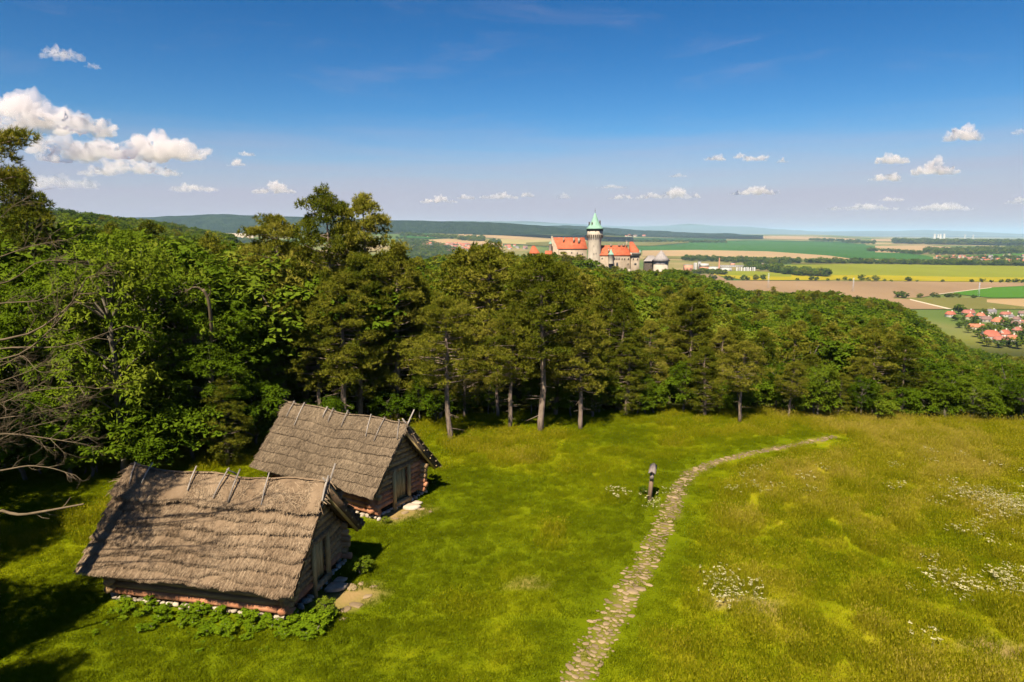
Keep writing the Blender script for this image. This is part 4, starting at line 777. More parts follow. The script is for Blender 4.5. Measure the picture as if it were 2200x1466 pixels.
# flat stones in the turf before the hut doors
for n, (px, py, r) in enumerate(sorted([(755, 1262, .3), (765, 1300, .22), (790, 1282, .16), (742, 1310, .2), (775, 1255, .14), (803, 1261, .12), (735, 1330, .14), (890, 1082, .33), (905, 1095, .16), (870, 1102, .18), (925, 1100, .12), (850, 1115, .12)], key=lambda q: -q[1])):
    p = hit(px, py); o = obj('flat_stone', PAVE[n % 8], None, (p[0], p[1], p[2] + .02), n * 1.3, label='flat pale turf stone before the hut doors, %s counted from the front' % ORD[n], cat='stone', group='stones before the hut doors'); o.scale = (r * 1.3, r * .8, r * .7)

# ------------------------------------------------------------------ signpost with a little roof
p = hit(1395, 1076); sp = bpy.data.objects.new('information_post', None); COL.objects.link(sp); sp.location = p; sp.rotation_euler = (.03, .07, -.28); tag(sp, 'leaning wooden post with a small board roof beside the stone path', 'signpost')
g = np.random.default_rng(8); M_POSTR = surf('split_post', [(.3, (.12, .08, .055)), (.7, (.24, .16, .10))], scale=3, rough=.9, coord='obj', stretch=(4, 4, .6)); M_BOARD = surf('silvered_board', [(.3, (.13, .105, .095)), (.7, (.21, .175, .16))], scale=5, rough=.85, coord='obj', stretch=(5, .6, 5))
mb = MB(); mb.tube([(0, 0, -.2), (0, 0, .7), (.0, 0, 1.5)], [.105, .1, .095], 10, jit=.05, rnd=g); obj('post', mb.mesh('post', [M_POSTR], True), sp)
for s in (-1, 1):
    lo, hi = [], []
    for y, dz in ((-.32, 0.), (.55, .10)): lo.append(((0.004 * s, y, 1.56 + dz), (s * .155, y, 1.45 + dz))); hi.append(((0.004 * s, y, 1.595 + dz), (s * .168, y, 1.477 + dz)))
    q = [lo[0][0], lo[0][1], lo[1][1], lo[1][0], hi[0][0], hi[0][1], hi[1][1], hi[1][0]]
    if s < 0: q = [q[i] for i in (1, 0, 3, 2, 5, 4, 7, 6)]
    mb = MB(); mb.hexa(q); obj('roof_board', mb.mesh('roof_board', [M_BOARD]), sp)
mb = MB(); mb.hexa([(-.08, -.10, 1.05), (.08, -.10, 1.05), (.08, -.125, 1.05), (-.08, -.125, 1.05), (-.09, -.15, 1.40), (.09, -.15, 1.40), (.09, -.175, 1.40), (-.09, -.175, 1.40)]); obj('panel', mb.mesh('panel', [M_BOARD]), sp)

# ------------------------------------------------------------------ meadow grass
def blades(seed, n, size, hmin, hmax, w, heads=0.0, lean=.35):
    g = np.random.default_rng(seed); r = size * .62 * np.sqrt(g.uniform(size=n)); an = g.uniform(0, 6.28, n); P = np.stack([np.cos(an) * r, np.sin(an) * r, np.full(n, -.03)], 1)
    h = g.uniform(hmin, hmax, n) * (.6 + .8 * vnoise(P[:, 0] * 4 + seed, P[:, 1] * 4, seed)); D = nrm(np.stack([g.normal(size=n) * lean, g.normal(size=n) * lean, np.ones(n)], 1)); s = nrm(np.stack([g.normal(size=n), g.normal(size=n), np.zeros(n)], 1)) * w * .5
    V = np.stack([P - s, P + s, P + D * h[:, None]], 1).reshape(-1, 3); t = g.uniform(0, .75, n); Fx = [np.arange(n * 3).reshape(-1, 3)]
    k = int(n * heads)
    if k:
        T_ = P[:k] + D[:k] * h[:k, None] * 1.1; a = runit(g, k) * .02; V2 = np.stack([T_ - a, T_ + a, T_ + D[:k] * .09, T_ + D[:k] * .03 - a * .5], 1).reshape(-1, 3); Fx.append(np.arange(k * 4).reshape(-1, 4) + len(V)); V = np.concatenate([V, V2]); t = np.concatenate([t, g.uniform(.85, 1.3, k)])
    return new_mesh('tuft', V, Fx, [M_GRASS], attrs=dict(tint=t))
TURF = [blades(400 + i, 1150, 1.2, .06, .17, .02) for i in range(3)]; TALL = [blades(410 + i, 1000, 1.2, .10, .30, .018, .2) for i in range(3)]; HIGH = [blades(420 + i, 420, .9, .22, .6, .02, .4, .3) for i in range(2)]
g = np.random.default_rng(31); Q = []
for y in np.arange(11, 54, .8):
    x0, x1 = (-60 - 1100) / F_PX * (y + 3), (2260 - 1100) / F_PX * (y + 3); n = int((x1 - x0) / .8); Q.append(np.stack([x0 + (np.arange(n) + g.uniform(0, 1, n)) * .8, y + g.uniform(-.4, .4, n)], 1))
Q = np.concatenate(Q); pxq = px_of(Q[:, 0], Q[:, 1]); ye = np.interp(pxq, EDGE[:, 0], EDGE[:, 1]); Q = Q[Q[:, 1] < ye + 5]; Q = Q[~hut_mask(Q[:, 0], Q[:, 1], .15)]
cv = cover(Q[:, 0], Q[:, 1]); so = soil(Q[:, 0], Q[:, 1]); pdq = path_dist(Q[:, 0], Q[:, 1]); keep = ((so < .3) & (pdq > .75)) | (g.uniform(size=len(Q)) < np.where(pdq < .75, .35, .1)); Q, cv, pdq = Q[keep], cv[keep], pdq[keep]
kind = np.where(cv + g.normal(size=len(Q)) * .12 > .42, 3 + g.integers(0, 3, len(Q)), g.integers(0, 3, len(Q))); kind = np.where((cv > .45) & (g.uniform(size=len(Q)) < .35), 6 + g.integers(0, 2, len(Q)), kind); kind = np.where(pdq < 1.0, g.integers(0, 3, len(Q)), kind)
sc = .75 + .55 * fbm(Q[:, 0] * .8, Q[:, 1] * .8, 61, 3); sc = np.where(pdq < .95, sc * .55, sc)
scatter('grass', np.stack([Q[:, 0], Q[:, 1], ground(Q[:, 0], Q[:, 1])], 1), TURF + TALL + HIGH, g.uniform(0, 6.28, len(Q)), np.stack([np.ones(len(Q)), np.ones(len(Q)), sc], 1), kind, extra=dict(cover=np.clip(cv + g.normal(size=len(Q)) * .07, 0, 1)), label='uneven meadow grass, short green and tall yellowing', cat='grass')
print('GRASS', len(Q))
# white umbels, in drifts
M_UMB = surf('white_flower', [(.3, (.26, .235, .11)), (.7, (.40, .36, .20))], scale=3, rough=.9)
def umbels(seed, n, r, hh):
    g = np.random.default_rng(seed); mbv = []; fs = []; mi = []; c = 0
    for _ in range(n):
        a, q = g.uniform(0, 6.28), r * math.sqrt(g.uniform()); h = hh * g.uniform(.6, 1.1); P = np.array([math.cos(a) * q, math.sin(a) * q, h])
        for k in range(5):
            o = P + np.append(g.normal(size=2) * .035, g.normal() * .01); t = g.uniform(.018, .036); an = g.uniform(0, 6.28); V = o + t * np.stack([np.cos(an + np.arange(5) * 1.2566), np.sin(an + np.arange(5) * 1.2566), .3 * g.normal(size=5)], 1); mbv.append(V); fs.append(np.array([[0, 1, 2], [0, 2, 3], [0, 3, 4]]) + c); c += 5
        mbv.append(np.array([[P[0] - .004, P[1], 0], [P[0] + .004, P[1], 0], P])); fs.append(np.array([[0, 1, 2]]) + c); c += 3
    return new_mesh('umbels', np.concatenate(mbv), [np.concatenate(fs)], [M_UMB])
UMB = [umbels(500 + i, 11, .6, .42) for i in range(3)]
DRIFT = [(2030, 1045, 2), (2060, 1058, 4), (2090, 1065, 12), (2120, 1078, 15), (2150, 1088, 16), (2185, 1095, 16), (2200, 1110, 8), (2160, 1105, 5), (2170, 1020, 3), (2195, 1035, 3), (1590, 1275, 5), (1560, 1268, 4), (1570, 1290, 3), (1540, 1262, 2), (2045, 1260, 4), (2075, 1268, 4), (2060, 1245, 2), (2000, 1225, 2), (2155, 1245, 4), (2180, 1260, 5), (2130, 1270, 3), (2190, 1235, 3), (1975, 1275, 1), (1370, 1075, 3), (1380, 1082, 2), (1350, 1068, 1), (1412, 1062, 1), (1690, 1030, 2), (1705, 1025, 1), (1635, 1052, 2), (1610, 1058, 2), (1655, 1045, 1), (1760, 1030, 1), (1900, 1052, 2), (1960, 1056, 1), (2010, 1075, 1), (2070, 1140, 2), (2100, 1150, 2), (1990, 990, 2), (2040, 992, 2), (2140, 1130, 2), (2180, 1170, 2), (1955, 1020, 1), (2000, 1390, 1), (1610, 1045, 1)]
F_ = []
for px, py, n in DRIFT:
    for _ in range(n): p = hit(px + g.normal() * (22 if n > 4 else 32), py + g.normal() * (8 if n > 4 else 12)); F_.append(p)
F_ = np.array(F_); scatter('white_flowers', F_, UMB, g.uniform(0, 6.28, len(F_)), g.uniform(.55, 1.0, len(F_)), g.integers(0, 3, len(F_)), label='drifts of white umbel flowers in the tall grass', cat='flowers')
# nettles and weeds along the front hut
M_WEED = leafy('weed_leaves', [(0, (.05, .095, .004)), (.4, (.095, .155, .005)), (.7, (.14, .20, .008)), (1, (.20, .23, .02))], trans=.3, tint_amt=.5, rand=.2, pnoise=.4, scale=1.2)
WEED = [broad(600 + i, H=.75, cb=.0, R=.42, clumps=16, spr=12, k=4, L=.10, w=.065, trunk_r=.004, leafmat=M_WEED) for i in range(3)]; WEEDJ = [joined(q) for q in WEED]
W_ = []
for _ in range(130):
    a, b = g.uniform(-2.6, 4.1), -2.15 - abs(g.normal()) * .85 * (1 + .25 * math.sin(a * 2.1)); a2, b2 = (a, b) if g.uniform() < .82 else (g.uniform(3.4, 4.6), g.uniform(-2.9, -1.7)); c, s = math.cos(HUT1['yaw']), math.sin(HUT1['yaw']); x, y = HUT1['c'][0] + a2 * c - b2 * s, HUT1['c'][1] + a2 * s + b2 * c; W_.append((x, y, max(.14, .5 + .28 * (b2 + 2.3) + .16 * g.normal())))
W_ = np.array(W_); scatter('weeds', np.stack([W_[:, 0], W_[:, 1], ground(W_[:, 0], W_[:, 1])], 1), WEEDJ, g.uniform(0, 6.28, len(W_)), np.stack([W_[:, 2], W_[:, 2], W_[:, 2] * .8], 1), g.integers(0, 3, len(W_)), label='bright green nettles and weeds along the front hut wall', cat='weeds')
for px, py, H, lb in ((700, 1330, .8, 'low green bush at the near corner of the front hut'), (775, 1235, .8, 'low green bush at the far door corner of the front hut'), (935, 1045, .7, 'low green bush at the far corner of the rear hut'), (830, 1125, .35, 'small green plant at the near corner of the rear hut'), (1383, 1062, .45, 'dark little bush at the foot of the wooden post')):
    p = hit(px, py); tree_at(BUSH[0], 'low_bush', px, p[1], H, lb, 'bush', wf=1.1, seed=int(px), base=3.)
# ------------------------------------------------------------------ castle on the wooded hill
M_WALL = surf('castle_stone', [(.25, (.19, .15, .11)), (.55, (.275, .22, .165)), (.85, (.36, .295, .225))], scale=.35, detail=8, rough=.95, coord='obj', bump=.05, bscale=2)
M_LIME = surf('tower_limestone', [(.25, (.29, .245, .19)), (.55, (.40, .345, .28)), (.85, (.50, .435, .355))], scale=.4, detail=8, rough=.95, coord='obj', stretch=(1, 1, .35), bump=.04, bscale=2)
M_TILE = surf('red_roof_tiles', [(.25, (.28, .066, .032)), (.55, (.37, .095, .045)), (.85, (.45, .135, .07))], scale=.5, detail=8, rough=.9, coord='obj', bump=.04, bscale=6)
M_COPPER = surf('green_copper', [(.25, (.13, .24, .18)), (.6, (.19, .33, .255)), (.85, (.28, .42, .33))], scale=.5, rough=.7, coord='obj', stretch=(1, 1, .3))
M_SHING = surf('grey_shingles', [(.25, (.17, .155, .15)), (.6, (.25, .225, .22)), (.85, (.32, .295, .29))], scale=.6, rough=.8, coord='obj', stretch=(2, 2, .4), bump=.03, bscale=5)
M_PANE = surf('dark_window', [(.3, (.02, .02, .025)), (.7, (.05, .05, .055))], scale=1, rough=.3)
M_TIMB = surf('dark_timber', [(.3, (.035, .028, .022)), (.7, (.075, .06, .05))], scale=1, rough=.9)
CY = 470.; A0 = at(1276, 588, CY); A0[2] = float(ground(A0[0], CY)) - 1
def cx_(px): return at(px, 560, CY)[0] - A0[0]
def cz_(py): return at(1276, py, CY)[2] - A0[2]
castle = bpy.data.objects.new('castle', None); COL.objects.link(castle); castle.location = A0; tag(castle, 'castle with red tiled roofs and a pale tower under a green spire', 'castle')
def part(name, mb, m, par=castle, smooth=False, label=None): return obj(name, mb.mesh(name, m if isinstance(m, list) else [m], smooth), par, label=label)
def windows(par, lst, y, m=M_PANE):
    """lst: px, py centre, width px, height px on the front at local depth y"""
    for px, py, w, h in lst:
        k = .32; x, z = cx_(px), cz_(py); mb = MB(); mb.box((x - w * k / 2 - .12, y - .10, z - h * k / 2 - .12), (x + w * k / 2 + .12, y + .2, z + h * k / 2 + .12)); f = obj('window', mb.mesh('window', [M_LIME]), par)
        mb = MB(); mb.box((x - w * k / 2, y - .16, z - h * k / 2), (x + w * k / 2, y + .1, z + h * k / 2)); obj('pane', mb.mesh('pane', [m]), par if par.parent is not None and par.parent.parent is not None else f)
def wing(nm, fe, ri, be, ze, zr, zb=-6, wall=M_WALL, tile=M_TILE, y0=0., dep=12., hipl=0, par=castle):
    """front eave (l, r), ridge (l, r), back eave (l, r) in px; rows of eave and ridge"""
    e, r = cz_(ze), cz_(zr); (a, b), (c, d), (f, g_) = [(cx_(q[0]), cx_(q[1])) for q in (fe, ri, be)]; o = .45
    mb = MB(); mb.hexa([(a + o, y0 + o, zb), (b - o, y0 + o, zb), (g_ - o, y0 + dep - o, zb), (f + o, y0 + dep - o, zb), (a + o, y0 + o, e), (b - o, y0 + o, e), (g_ - o, y0 + dep - o, e), (f + o, y0 + dep - o, e)])
    V = [(a, y0, e), (b, y0, e), (g_, y0 + dep, e), (f, y0 + dep, e), (c, y0 + dep / 2, r), (d, y0 + dep / 2, r)]
    w = part('wall', mb, wall, par); mb = MB(); mb.add(V + [(v[0], v[1], v[2] - .35) for v in V[:4]], [[0, 1, 5, 4], [2, 3, 4, 5], [6, 7, 1, 0], [7, 8, 2, 1], [8, 9, 3, 2], [9, 6, 0, 3], [9, 8, 7, 6]]); mb.also([[3, 0, 4], [1, 2, 5]], 0, 10); rf = part('roof', mb, tile, par)
    return w, rf
def chimney(par, px, py, w, h, y=3., m=M_WALL):
    k = .32; x, z = cx_(px), cz_(py); mb = MB(); mb.box((x - w * k / 2, y - .6, z - h * k), (x + w * k / 2, y + .6, z)); mb.box((x - w * k / 2 - .12, y - .72, z), (x + w * k / 2 + .12, y + .72, z + .3)); obj('chimney', mb.mesh('chimney', [m]), par)
def dormer(par, px, py, w, h, y):
    k = .32; x, z = cx_(px), cz_(py); a, b = w * k / 2, h * k; mb = MB(); mb.add([(x - a, y, z), (x + a, y, z), (x + a, y + 2.5, z + b), (x - a, y + 2.5, z + b), (x - a, y, z + b), (x + a, y, z + b), (x, y, z + b * 1.5), (x, y + 3.2, z + b * 1.5)], [[0, 1, 5, 4], [0, 4, 3, 3], [1, 2, 5, 5], [4, 6, 7, 3], [5, 2, 7, 6]]); mb.also([[4, 5, 6]], 0, 8); o = obj('dormer', mb.mesh('dormer', [M_TILE]), par)
def cone_turret(px, ap, bt, bot, w, y, wall=M_LIME, roofm=M_COPPER, par=castle, n=14):
    k = .32; x = cx_(px); r = w * k / 2; mb = MB(); mb.lathe([(r * .86, cz_(bot)), (r * .86, cz_(bt) - .1), (r * .95, cz_(bt))], n, (x, y, 0)); t = part('turret', mb, wall, par, True)
    H = cz_(ap) - cz_(bt); mb = MB(); mb.lathe([(r * 1.05, cz_(bt) - .05), (r * .62, cz_(bt) + H * .3), (r * .3, cz_(bt) + H * .62), (.03, cz_(ap))], n, (x, y, 0)); obj('turret_roof', mb.mesh('turret_roof', [roofm], True), t)
lw, lr = wing('left', (1198, 1262), (1189, 1257), (1181, 1252), 534.5, 510.5, dep=13)
for px, py, w, h in ((1211, 512, 2, 8), (1233, 512, 3, 9), (1244, 512, 4.5, 12)): chimney(lr, px, py - .5, w, h, 3.4)
for px, py in ((1196, 516), (1207, 528), (1232, 529), (1215, 516), (1228, 517)): dormer(lr, px, py, 3, 1.6, 6.5 - (py - 510.5) / 24 * 6.5)
mb = MB(); pts_ = [(1186.5 + i * 1.6, 507.5 + i * 4.0) for i in range(8)]
for i, (px, py) in enumerate(pts_): mb.box((cx_(px) - .5, 5.6 - i * .8, -5), (cx_(px) + .55, 6.4 - i * .8, cz_(py)))
part('stepped_gable', mb, M_WALL)
windows(lw, [(1216, 543, 1.8, 3.4), (1228, 543, 1.8, 3.4), (1240, 544, 1.8, 3.4), (1251, 546, 1.8, 3.4)], .45)
cone_turret(1182.7, 517.5, 524, 560, 7.5, 3)
rw, rr = wing('right', (1281, 1353), (1291, 1347), (1287, 1346), 548, 527.5, y0=-4, dep=13)
for px, py, w, h in ((1312.5, 525, 3.5, 5), (1330, 525, 4, 4), (1339.5, 525, 4.5, 4), (1346, 519, 2.6, 13)): chimney(rr, px, py, w, h, 1.6)
chimney(rr, 1306, 534, 2, 9, -2.5)
for px, py in ((1292, 544), (1316, 535), (1324, 545), (1337, 535.5), (1342, 544.5)): dormer(rr, px, py, 4, 2, -4 + (548 - py) / 20.5 * 6.5)
windows(rw, [(1319.5, 554, 1.6, 2), (1322.7, 554, 1.6, 2), (1325.8, 554, 1.6, 2), (1328.8, 554, 1.6, 2), (1319.5, 557, 1.6, 2), (1322.7, 557, 1.6, 2), (1325.8, 557, 1.6, 2), (1328.8, 557, 1.6, 2), (1334.5, 556, 1.7, 4), (1340, 556, 1.7, 4), (1348, 556, 2.6, 3.6), (1347.5, 567, 1.8, 4), (1292, 555, 2, 3)], -3.55)
cone_turret(1310, 534, 546.5, 566, 13, -5)
mb = MB(); k = .32
for px in (1316, 1324): mb.lathe([(2.2 * k, cz_(576)), (2.2 * k, cz_(566)), (1.4 * k, cz_(564)), (.01, cz_(563.4))], 10, (cx_(px), -4.3, 0))
part('dark_arch', mb, M_PANE)
mb = MB(); mb.box((cx_(1312), -9, -6), (cx_(1350), -4.2, cz_(577))); part('terrace_wall', mb, M_LIME)
# corner bastion with corbelled parapet
bw, br = wing('corner', (1353, 1371.5), (1350.5, 1357.5), (1352, 1370), 541.5, 519.5, y0=-7, dep=10)
mb = MB(); mb.box((cx_(1352.5), -7.7, cz_(549)), (cx_(1372), 3.4, cz_(542.8))); par_ = part('parapet', mb, M_LIME)
for i in range(8):
    px = 1354 + i * 2.4; mb = MB(); mb.box((cx_(px) - .32, -7.85, cz_(547.2)), (cx_(px) + .32, -7.5, cz_(543.2))); obj('crenel', mb.mesh('crenel', [M_PANE]), par_)
windows(bw, [(1357, 556, 1.6, 4.6), (1366, 556, 1.6, 4.6), (1361.5, 566.5, 4.4, 3.4)], -6.55); cone_turret(1370.6, 535.5, 541, 549, 4.5, -6.5, par=castle)
# main tower, eight-sided
tx, ty = cx_(1276.3), -1.0; q8 = math.pi / 8; mb = MB(); R_ = 14.4 * k
mb.lathe([(R_ * 1.22, -6), (R_ * 1.05, cz_(560)), (R_, cz_(545)), (R_, cz_(521)), (R_ * 1.08, cz_(512)), (R_ * 1.22, cz_(506.5)), (R_ * 1.22, cz_(497)), (R_ * 1.1, cz_(497)), (.1, cz_(496.8))], 8, (tx, ty, 0), phase=q8); tw = part('tower', mb, M_LIME)
for i in range(24):
    a = i * 2 * math.pi / 24; rr_ = R_ * 1.20; mb = MB(); mb.lathe([(.28, cz_(511)), (.42, cz_(506.4)), (.42, cz_(504.6))], 5, (tx + rr_ * math.cos(a) * .98, ty + rr_ * math.sin(a) * .98, 0)); obj('corbel', mb.mesh('corbel', [M_TIMB]), tw)
mb = MB(); mb.lathe([(R_ * 1.0, cz_(497)), (R_ * 1.0, cz_(491.8))], 8, (tx, ty, 0), phase=q8); part('gallery_core', mb, M_TIMB)
for i in range(16):
    a = i * math.pi / 8 + q8; mb = MB(); mb.tube([(tx + R_ * 1.17 * math.cos(a), ty + R_ * 1.17 * math.sin(a), cz_(497.2)), (tx + R_ * 1.17 * math.cos(a), ty + R_ * 1.17 * math.sin(a), cz_(491.6))], .28, 5); obj('gallery_post', mb.mesh('gallery_post', [M_TIMB]), tw)
mb = MB(); Hs = cz_(457) - cz_(492); z0 = cz_(492.2); mb.lathe([(R_ * 1.2, z0 - .05), (R_ * 1.48, z0), (R_ * 1.12, z0 + Hs * .10), (R_ * .84, z0 + Hs * .24), (R_ * .58, z0 + Hs * .45), (R_ * .32, z0 + Hs * .70), (R_ * .10, z0 + Hs * .95), (.02, z0 + Hs)], 8, (tx, ty, 0), phase=q8); sp_ = part('spire', mb, M_COPPER)
mb = MB(); mb.tube([(tx, ty, z0 + Hs * .96), (tx, ty, cz_(447))], [.16, .05], 6); mb.lathe([(.02, cz_(453.5)), (.36, cz_(452.6)), (.02, cz_(451.7))], 8, (tx, ty, 0)); obj('finial', mb.mesh('finial', [M_TIMB]), sp_)
for px, pt, pb, y in ((1265.3, 477, 486, 2.2), (1269.5, 478, 488, -3.6), (1288, 474, 484, 1.5)): mb = MB(); mb.box((cx_(px) - .42, y - .4, cz_(pb)), (cx_(px) + .42, y + .4, cz_(pt))); obj('chimney', mb.mesh('chimney', [M_TIMB]), sp_)
windows(tw, [(1273, 528, .9, 1.6), (1277, 514, .9, 1.4), (1273.5, 545, 1.0, 3), (1278, 544, 1.0, 3)], ty - R_ * .95)
# separate round bastion with grey conical roof, and its shed
bas = bpy.data.objects.new('round_bastion', None); COL.objects.link(bas); bas.location = A0; tag(bas, 'round stone bastion with grey conical shingle roof right of the castle', 'bastion')
bx, by = cx_(1416), -6.; mb = MB(); r = 15.5 * k; mb.lathe([(r, -10), (r, cz_(567.5)), (r * .9, cz_(566.4))], 20, (bx, by, 0)); part('wall', mb, M_LIME, bas, True)
mb = MB(); mb.lathe([(r * 1.03, cz_(566.2)), (r * 1.03, cz_(559.6))], 20, (bx, by, 0)); part('timber_gallery', mb, M_SHING, bas)
mb = MB(); H_ = cz_(537) - cz_(560); mb.lathe([(r * 1.0, cz_(560) + .2), (r * 1.27, cz_(560.2)), (r * .86, cz_(560) + H_ * .3), (r * .36, cz_(560) + H_ * .72), (.05, cz_(537))], 10, (bx, by, 0)); part('roof', mb, M_SHING, bas)
mb = MB(); mb.hexa([(cx_(1383), -3, -6), (cx_(1402), -3, -6), (cx_(1404), 4, -6), (cx_(1385), 4, -6), (cx_(1383), -3, cz_(561)), (cx_(1402), -3, cz_(561)), (cx_(1404), 4, cz_(561)), (cx_(1385), 4, cz_(561))]); part('shed_wall', mb, M_TIMB, bas)
mb = MB(); mb.add([(cx_(1380), -4, cz_(561)), (cx_(1403), -4, cz_(561)), (cx_(1407), 1, cz_(549.5)), (cx_(1393), 1, cz_(549)), (cx_(1384), 5, cz_(560)), (cx_(1408), 5, cz_(560))], [[0, 1, 2, 3], [5, 4, 3, 2]]); part('shed_roof', mb, M_SHING, bas)
gate = bpy.data.objects.new('gatehouse', None); COL.objects.link(gate); gate.location = A0; tag(gate, 'low outbuilding with hipped red roof left of the castle', 'building')
wing('gate', (1137, 1161), (1144, 1150), (1140, 1158), 545, 529, y0=6, dep=8, par=gate)
gate2 = bpy.data.objects.new('gatehouse', None); COL.objects.link(gate2); gate2.location = A0; tag(gate2, 'small red roofed annex at the foot of the left castle turret', 'building')
wing('gate', (1170, 1186), (1171, 1186), (1171, 1186), 546, 539, y0=-3, dep=7, par=gate2)

# ------------------------------------------------------------------ villages, works, power station
M_RED = [surf('village_roof_%d' % i, c, scale=.4, rough=.9, coord='obj') for i, c in enumerate([(.31, .095, .06), (.38, .13, .075), (.26, .10, .075), (.17, .105, .09), (.15, .13, .14)])]
M_PLASTER = [surf('plaster_%d' % i, c, scale=.3, rough=.9, coord='obj') for i, c in enumerate([(.38, .33, .23), (.40, .37, .33), (.30, .27, .23)])]
def house_mesh(w, l, h, rh, roofm, wallm, name='house', hip=0.0):
    mb = MB(); a, b = w / 2, l / 2; mb.add([(-a, -b, -4), (a, -b, -4), (a, b, -4), (-a, b, -4), (-a, -b, h), (a, -b, h), (a, b, h), (-a, b, h), (-a, 0, h + rh * .94), (a, 0, h + rh * .94)], [[0, 1, 5, 4], [1, 2, 6, 5], [2, 3, 7, 6], [3, 0, 4, 7]], 0); mb.also([[4, 8, 7], [5, 6, 9]], 0, 10)
    o = .5; c = a * hip; mb2 = MB(); mb2.add([(-a - o, -b - o, h - .3), (a + o, -b - o, h - .3), (a + o, b + o, h - .3), (-a - o, b + o, h - .3), (-a - o + c, 0, h + rh), (a + o - c, 0, h + rh)], [[0, 1, 5, 4], [2, 3, 4, 5]]); mb2.also([[3, 0, 4], [1, 2, 5]], 0, 6)
    return mb.mesh('wall', [wallm]), mb2.mesh('roof', [roofm])
VIL = [ # px, py(base), width px, length factor, roof index, wall index, yaw, label, hip
 (2041, 681, 17, .8, 0, 1, .25, 'leftmost village house with crimson roof at the wood', 0), (2083, 686, 16, 1.0, 0, 0, .9, 'village house with cream gable and red roof', 0), (2080, 678, 24, .6, 2, 1, .1, 'long pink roofed house behind the cream gable', 0), (2106, 684, 14, .9, 1, 2, .3, 'small orange roofed village house', 0),
 (2118, 692, 18, .8, 3, 2, -.3, 'brown roofed village house beside the orange roof', 0), (2143, 697, 22, .9, 1, 1, .5, 'bright orange roofed house with grey gable', 0), (2130, 675, 16, .6, 4, 1, -.2, 'grey roofed house at the field edge', 0), (2160, 681, 22, .5, 2, 1, .15, 'long dull red roofed house near the field', 0),
 (2183, 692, 16, .8, 3, 1, .4, 'dark house right behind the white gable', 0), (2173, 686, 10, .9, 4, 1, 1.0, 'small house with white gable', 0), (2185, 702, 22, .5, 3, 2, -.2, 'low brownish roof near the picture edge', 0), (2200, 700, 18, .7, 0, 2, .2, 'red roofed house cut by the picture edge', 0),
 (2097, 709, 30, .45, 1, 0, -.15, 'long orange roofed house with cream end beside the wood', 0), (2128, 729, 36, .75, 0, 1, -.25, 'largest red hipped roof in the village', .5), (2157, 724, 30, .6, 0, 1, .5, 'long red roof behind the largest one', .3), (2172, 735, 34, .5, 1, 2, .35, 'orange red roof in front at the village edge', .4), (2150, 737, 30, .5, 2, 2, -.1, 'low pinkish roof below the largest one', 0),
 (2186, 716, 20, .7, 2, 0, .2, 'beige roofed house among the gardens', .3), (2196, 679, 14, .7, 3, 1, -.2, 'small house at the edge of the olive field', 0), (2215, 715, 20, .7, 1, 1, .3, 'village house at the extreme right edge', 0)]
for i, (px, py, w, lf, ri, wi, yaw, lb, hip) in enumerate(VIL):
    p = hitv(np.array([px]), np.array([py]), 480.)[0]; kk = p[1] / F_PX; ww = w * kk * .92; ln = max(6, ww * lf); wm, rm = house_mesh(ww, ln, 3.6, min(ln * .5, 5.5), M_RED[ri], M_PLASTER[wi], hip=hip)
    h = bpy.data.objects.new('village_house', None); COL.objects.link(h); h.location = (p[0], p[1], float(ground(p[0], p[1]))); h.rotation_euler = (0, 0, yaw); tag(h, lb, 'house', 'houses of the near village'); obj('wall', wm, h); obj('roof', rm, h)
    mb = MB(); mb.box((ww * .2, -.5, 3.6), (ww * .2 + .9, .5, 4.6 + min(ln * .5, 5.5))); obj('chimney', mb.mesh('chimney', [M_PLASTER[1]]), h)
    for s in (-1, 1):
        mb = MB(); mb.box((s * ww * .25 - .6, -ln / 2 - .05, 1.0), (s * ww * .25 + .6, -ln / 2 + .1, 2.4)); obj('window', mb.mesh('window', [M_PANE]), h)
# simple round-crowned trees for the plain
PLAIN_TREE = [joined(broad(700 + i, H=9., cb=.05, R=3.4, clumps=26, spr=7, k=3, L=1.3, w=1.0, leafmat=M_LEAF_FAR, trunk_r=.2)) for i in range(3)]
g = np.random.default_rng(71)
def plain_tree(px, py, H, label, group=None, wf=1.2):
    p = hitv(np.array([px]), np.array([py]), 480.)[0]; o = obj('field_tree', PLAIN_TREE[int(g.integers(3))], loc=(p[0], p[1], float(ground(p[0], p[1]))), rotz=g.uniform(0, 6.28), label=label, cat='tree', group=group); s = H / 9; o.scale = (s * wf, s * wf, s); return o
for i, (px, py, H) in enumerate([(1528, 601, 10), (1536, 602, 9), (1562, 603.5, 12), (1572, 604, 11), (1598, 604, 13), (1606, 604, 9), (1624, 604, 12), (1639, 604, 12), (1713, 604, 6), (1743, 604, 10), (1753, 604, 10), (1778, 605, 6), (1800, 605, 7), (1815, 605, 9), (1827, 605.5, 6), (1850, 605.5, 13), (1865, 605.5, 8), (1882, 605.5, 13), (1900, 606, 6), (1915, 606, 5), (1951, 606, 11), (1970, 606.5, 5), (2025, 607, 6), (2088, 608, 8), (2110, 608, 10), (2130, 608.5, 7), (2150, 609, 8), (2165, 609, 8), (2180, 609, 10), (2195, 609, 9)]):
    plain_tree(px, py, H * 1.15, 'round tree, %s from the castle along the lower edge of the rape field' % ORD[i], 'trees along the rape field', 1.3)
for i, (px, py, H) in enumerate([(1930, 641, 14), (1943, 642, 12), (1975, 641, 9), (2005, 641, 9), (2015, 641, 8), (2035, 641, 9), (2045, 641, 10), (2058, 641, 9), (2092, 642, 7)]):
    plain_tree(px, py, H, 'bushy tree, %s from the wood along the strip above the olive field' % ORD[i], 'trees above the olive field', 1.3)
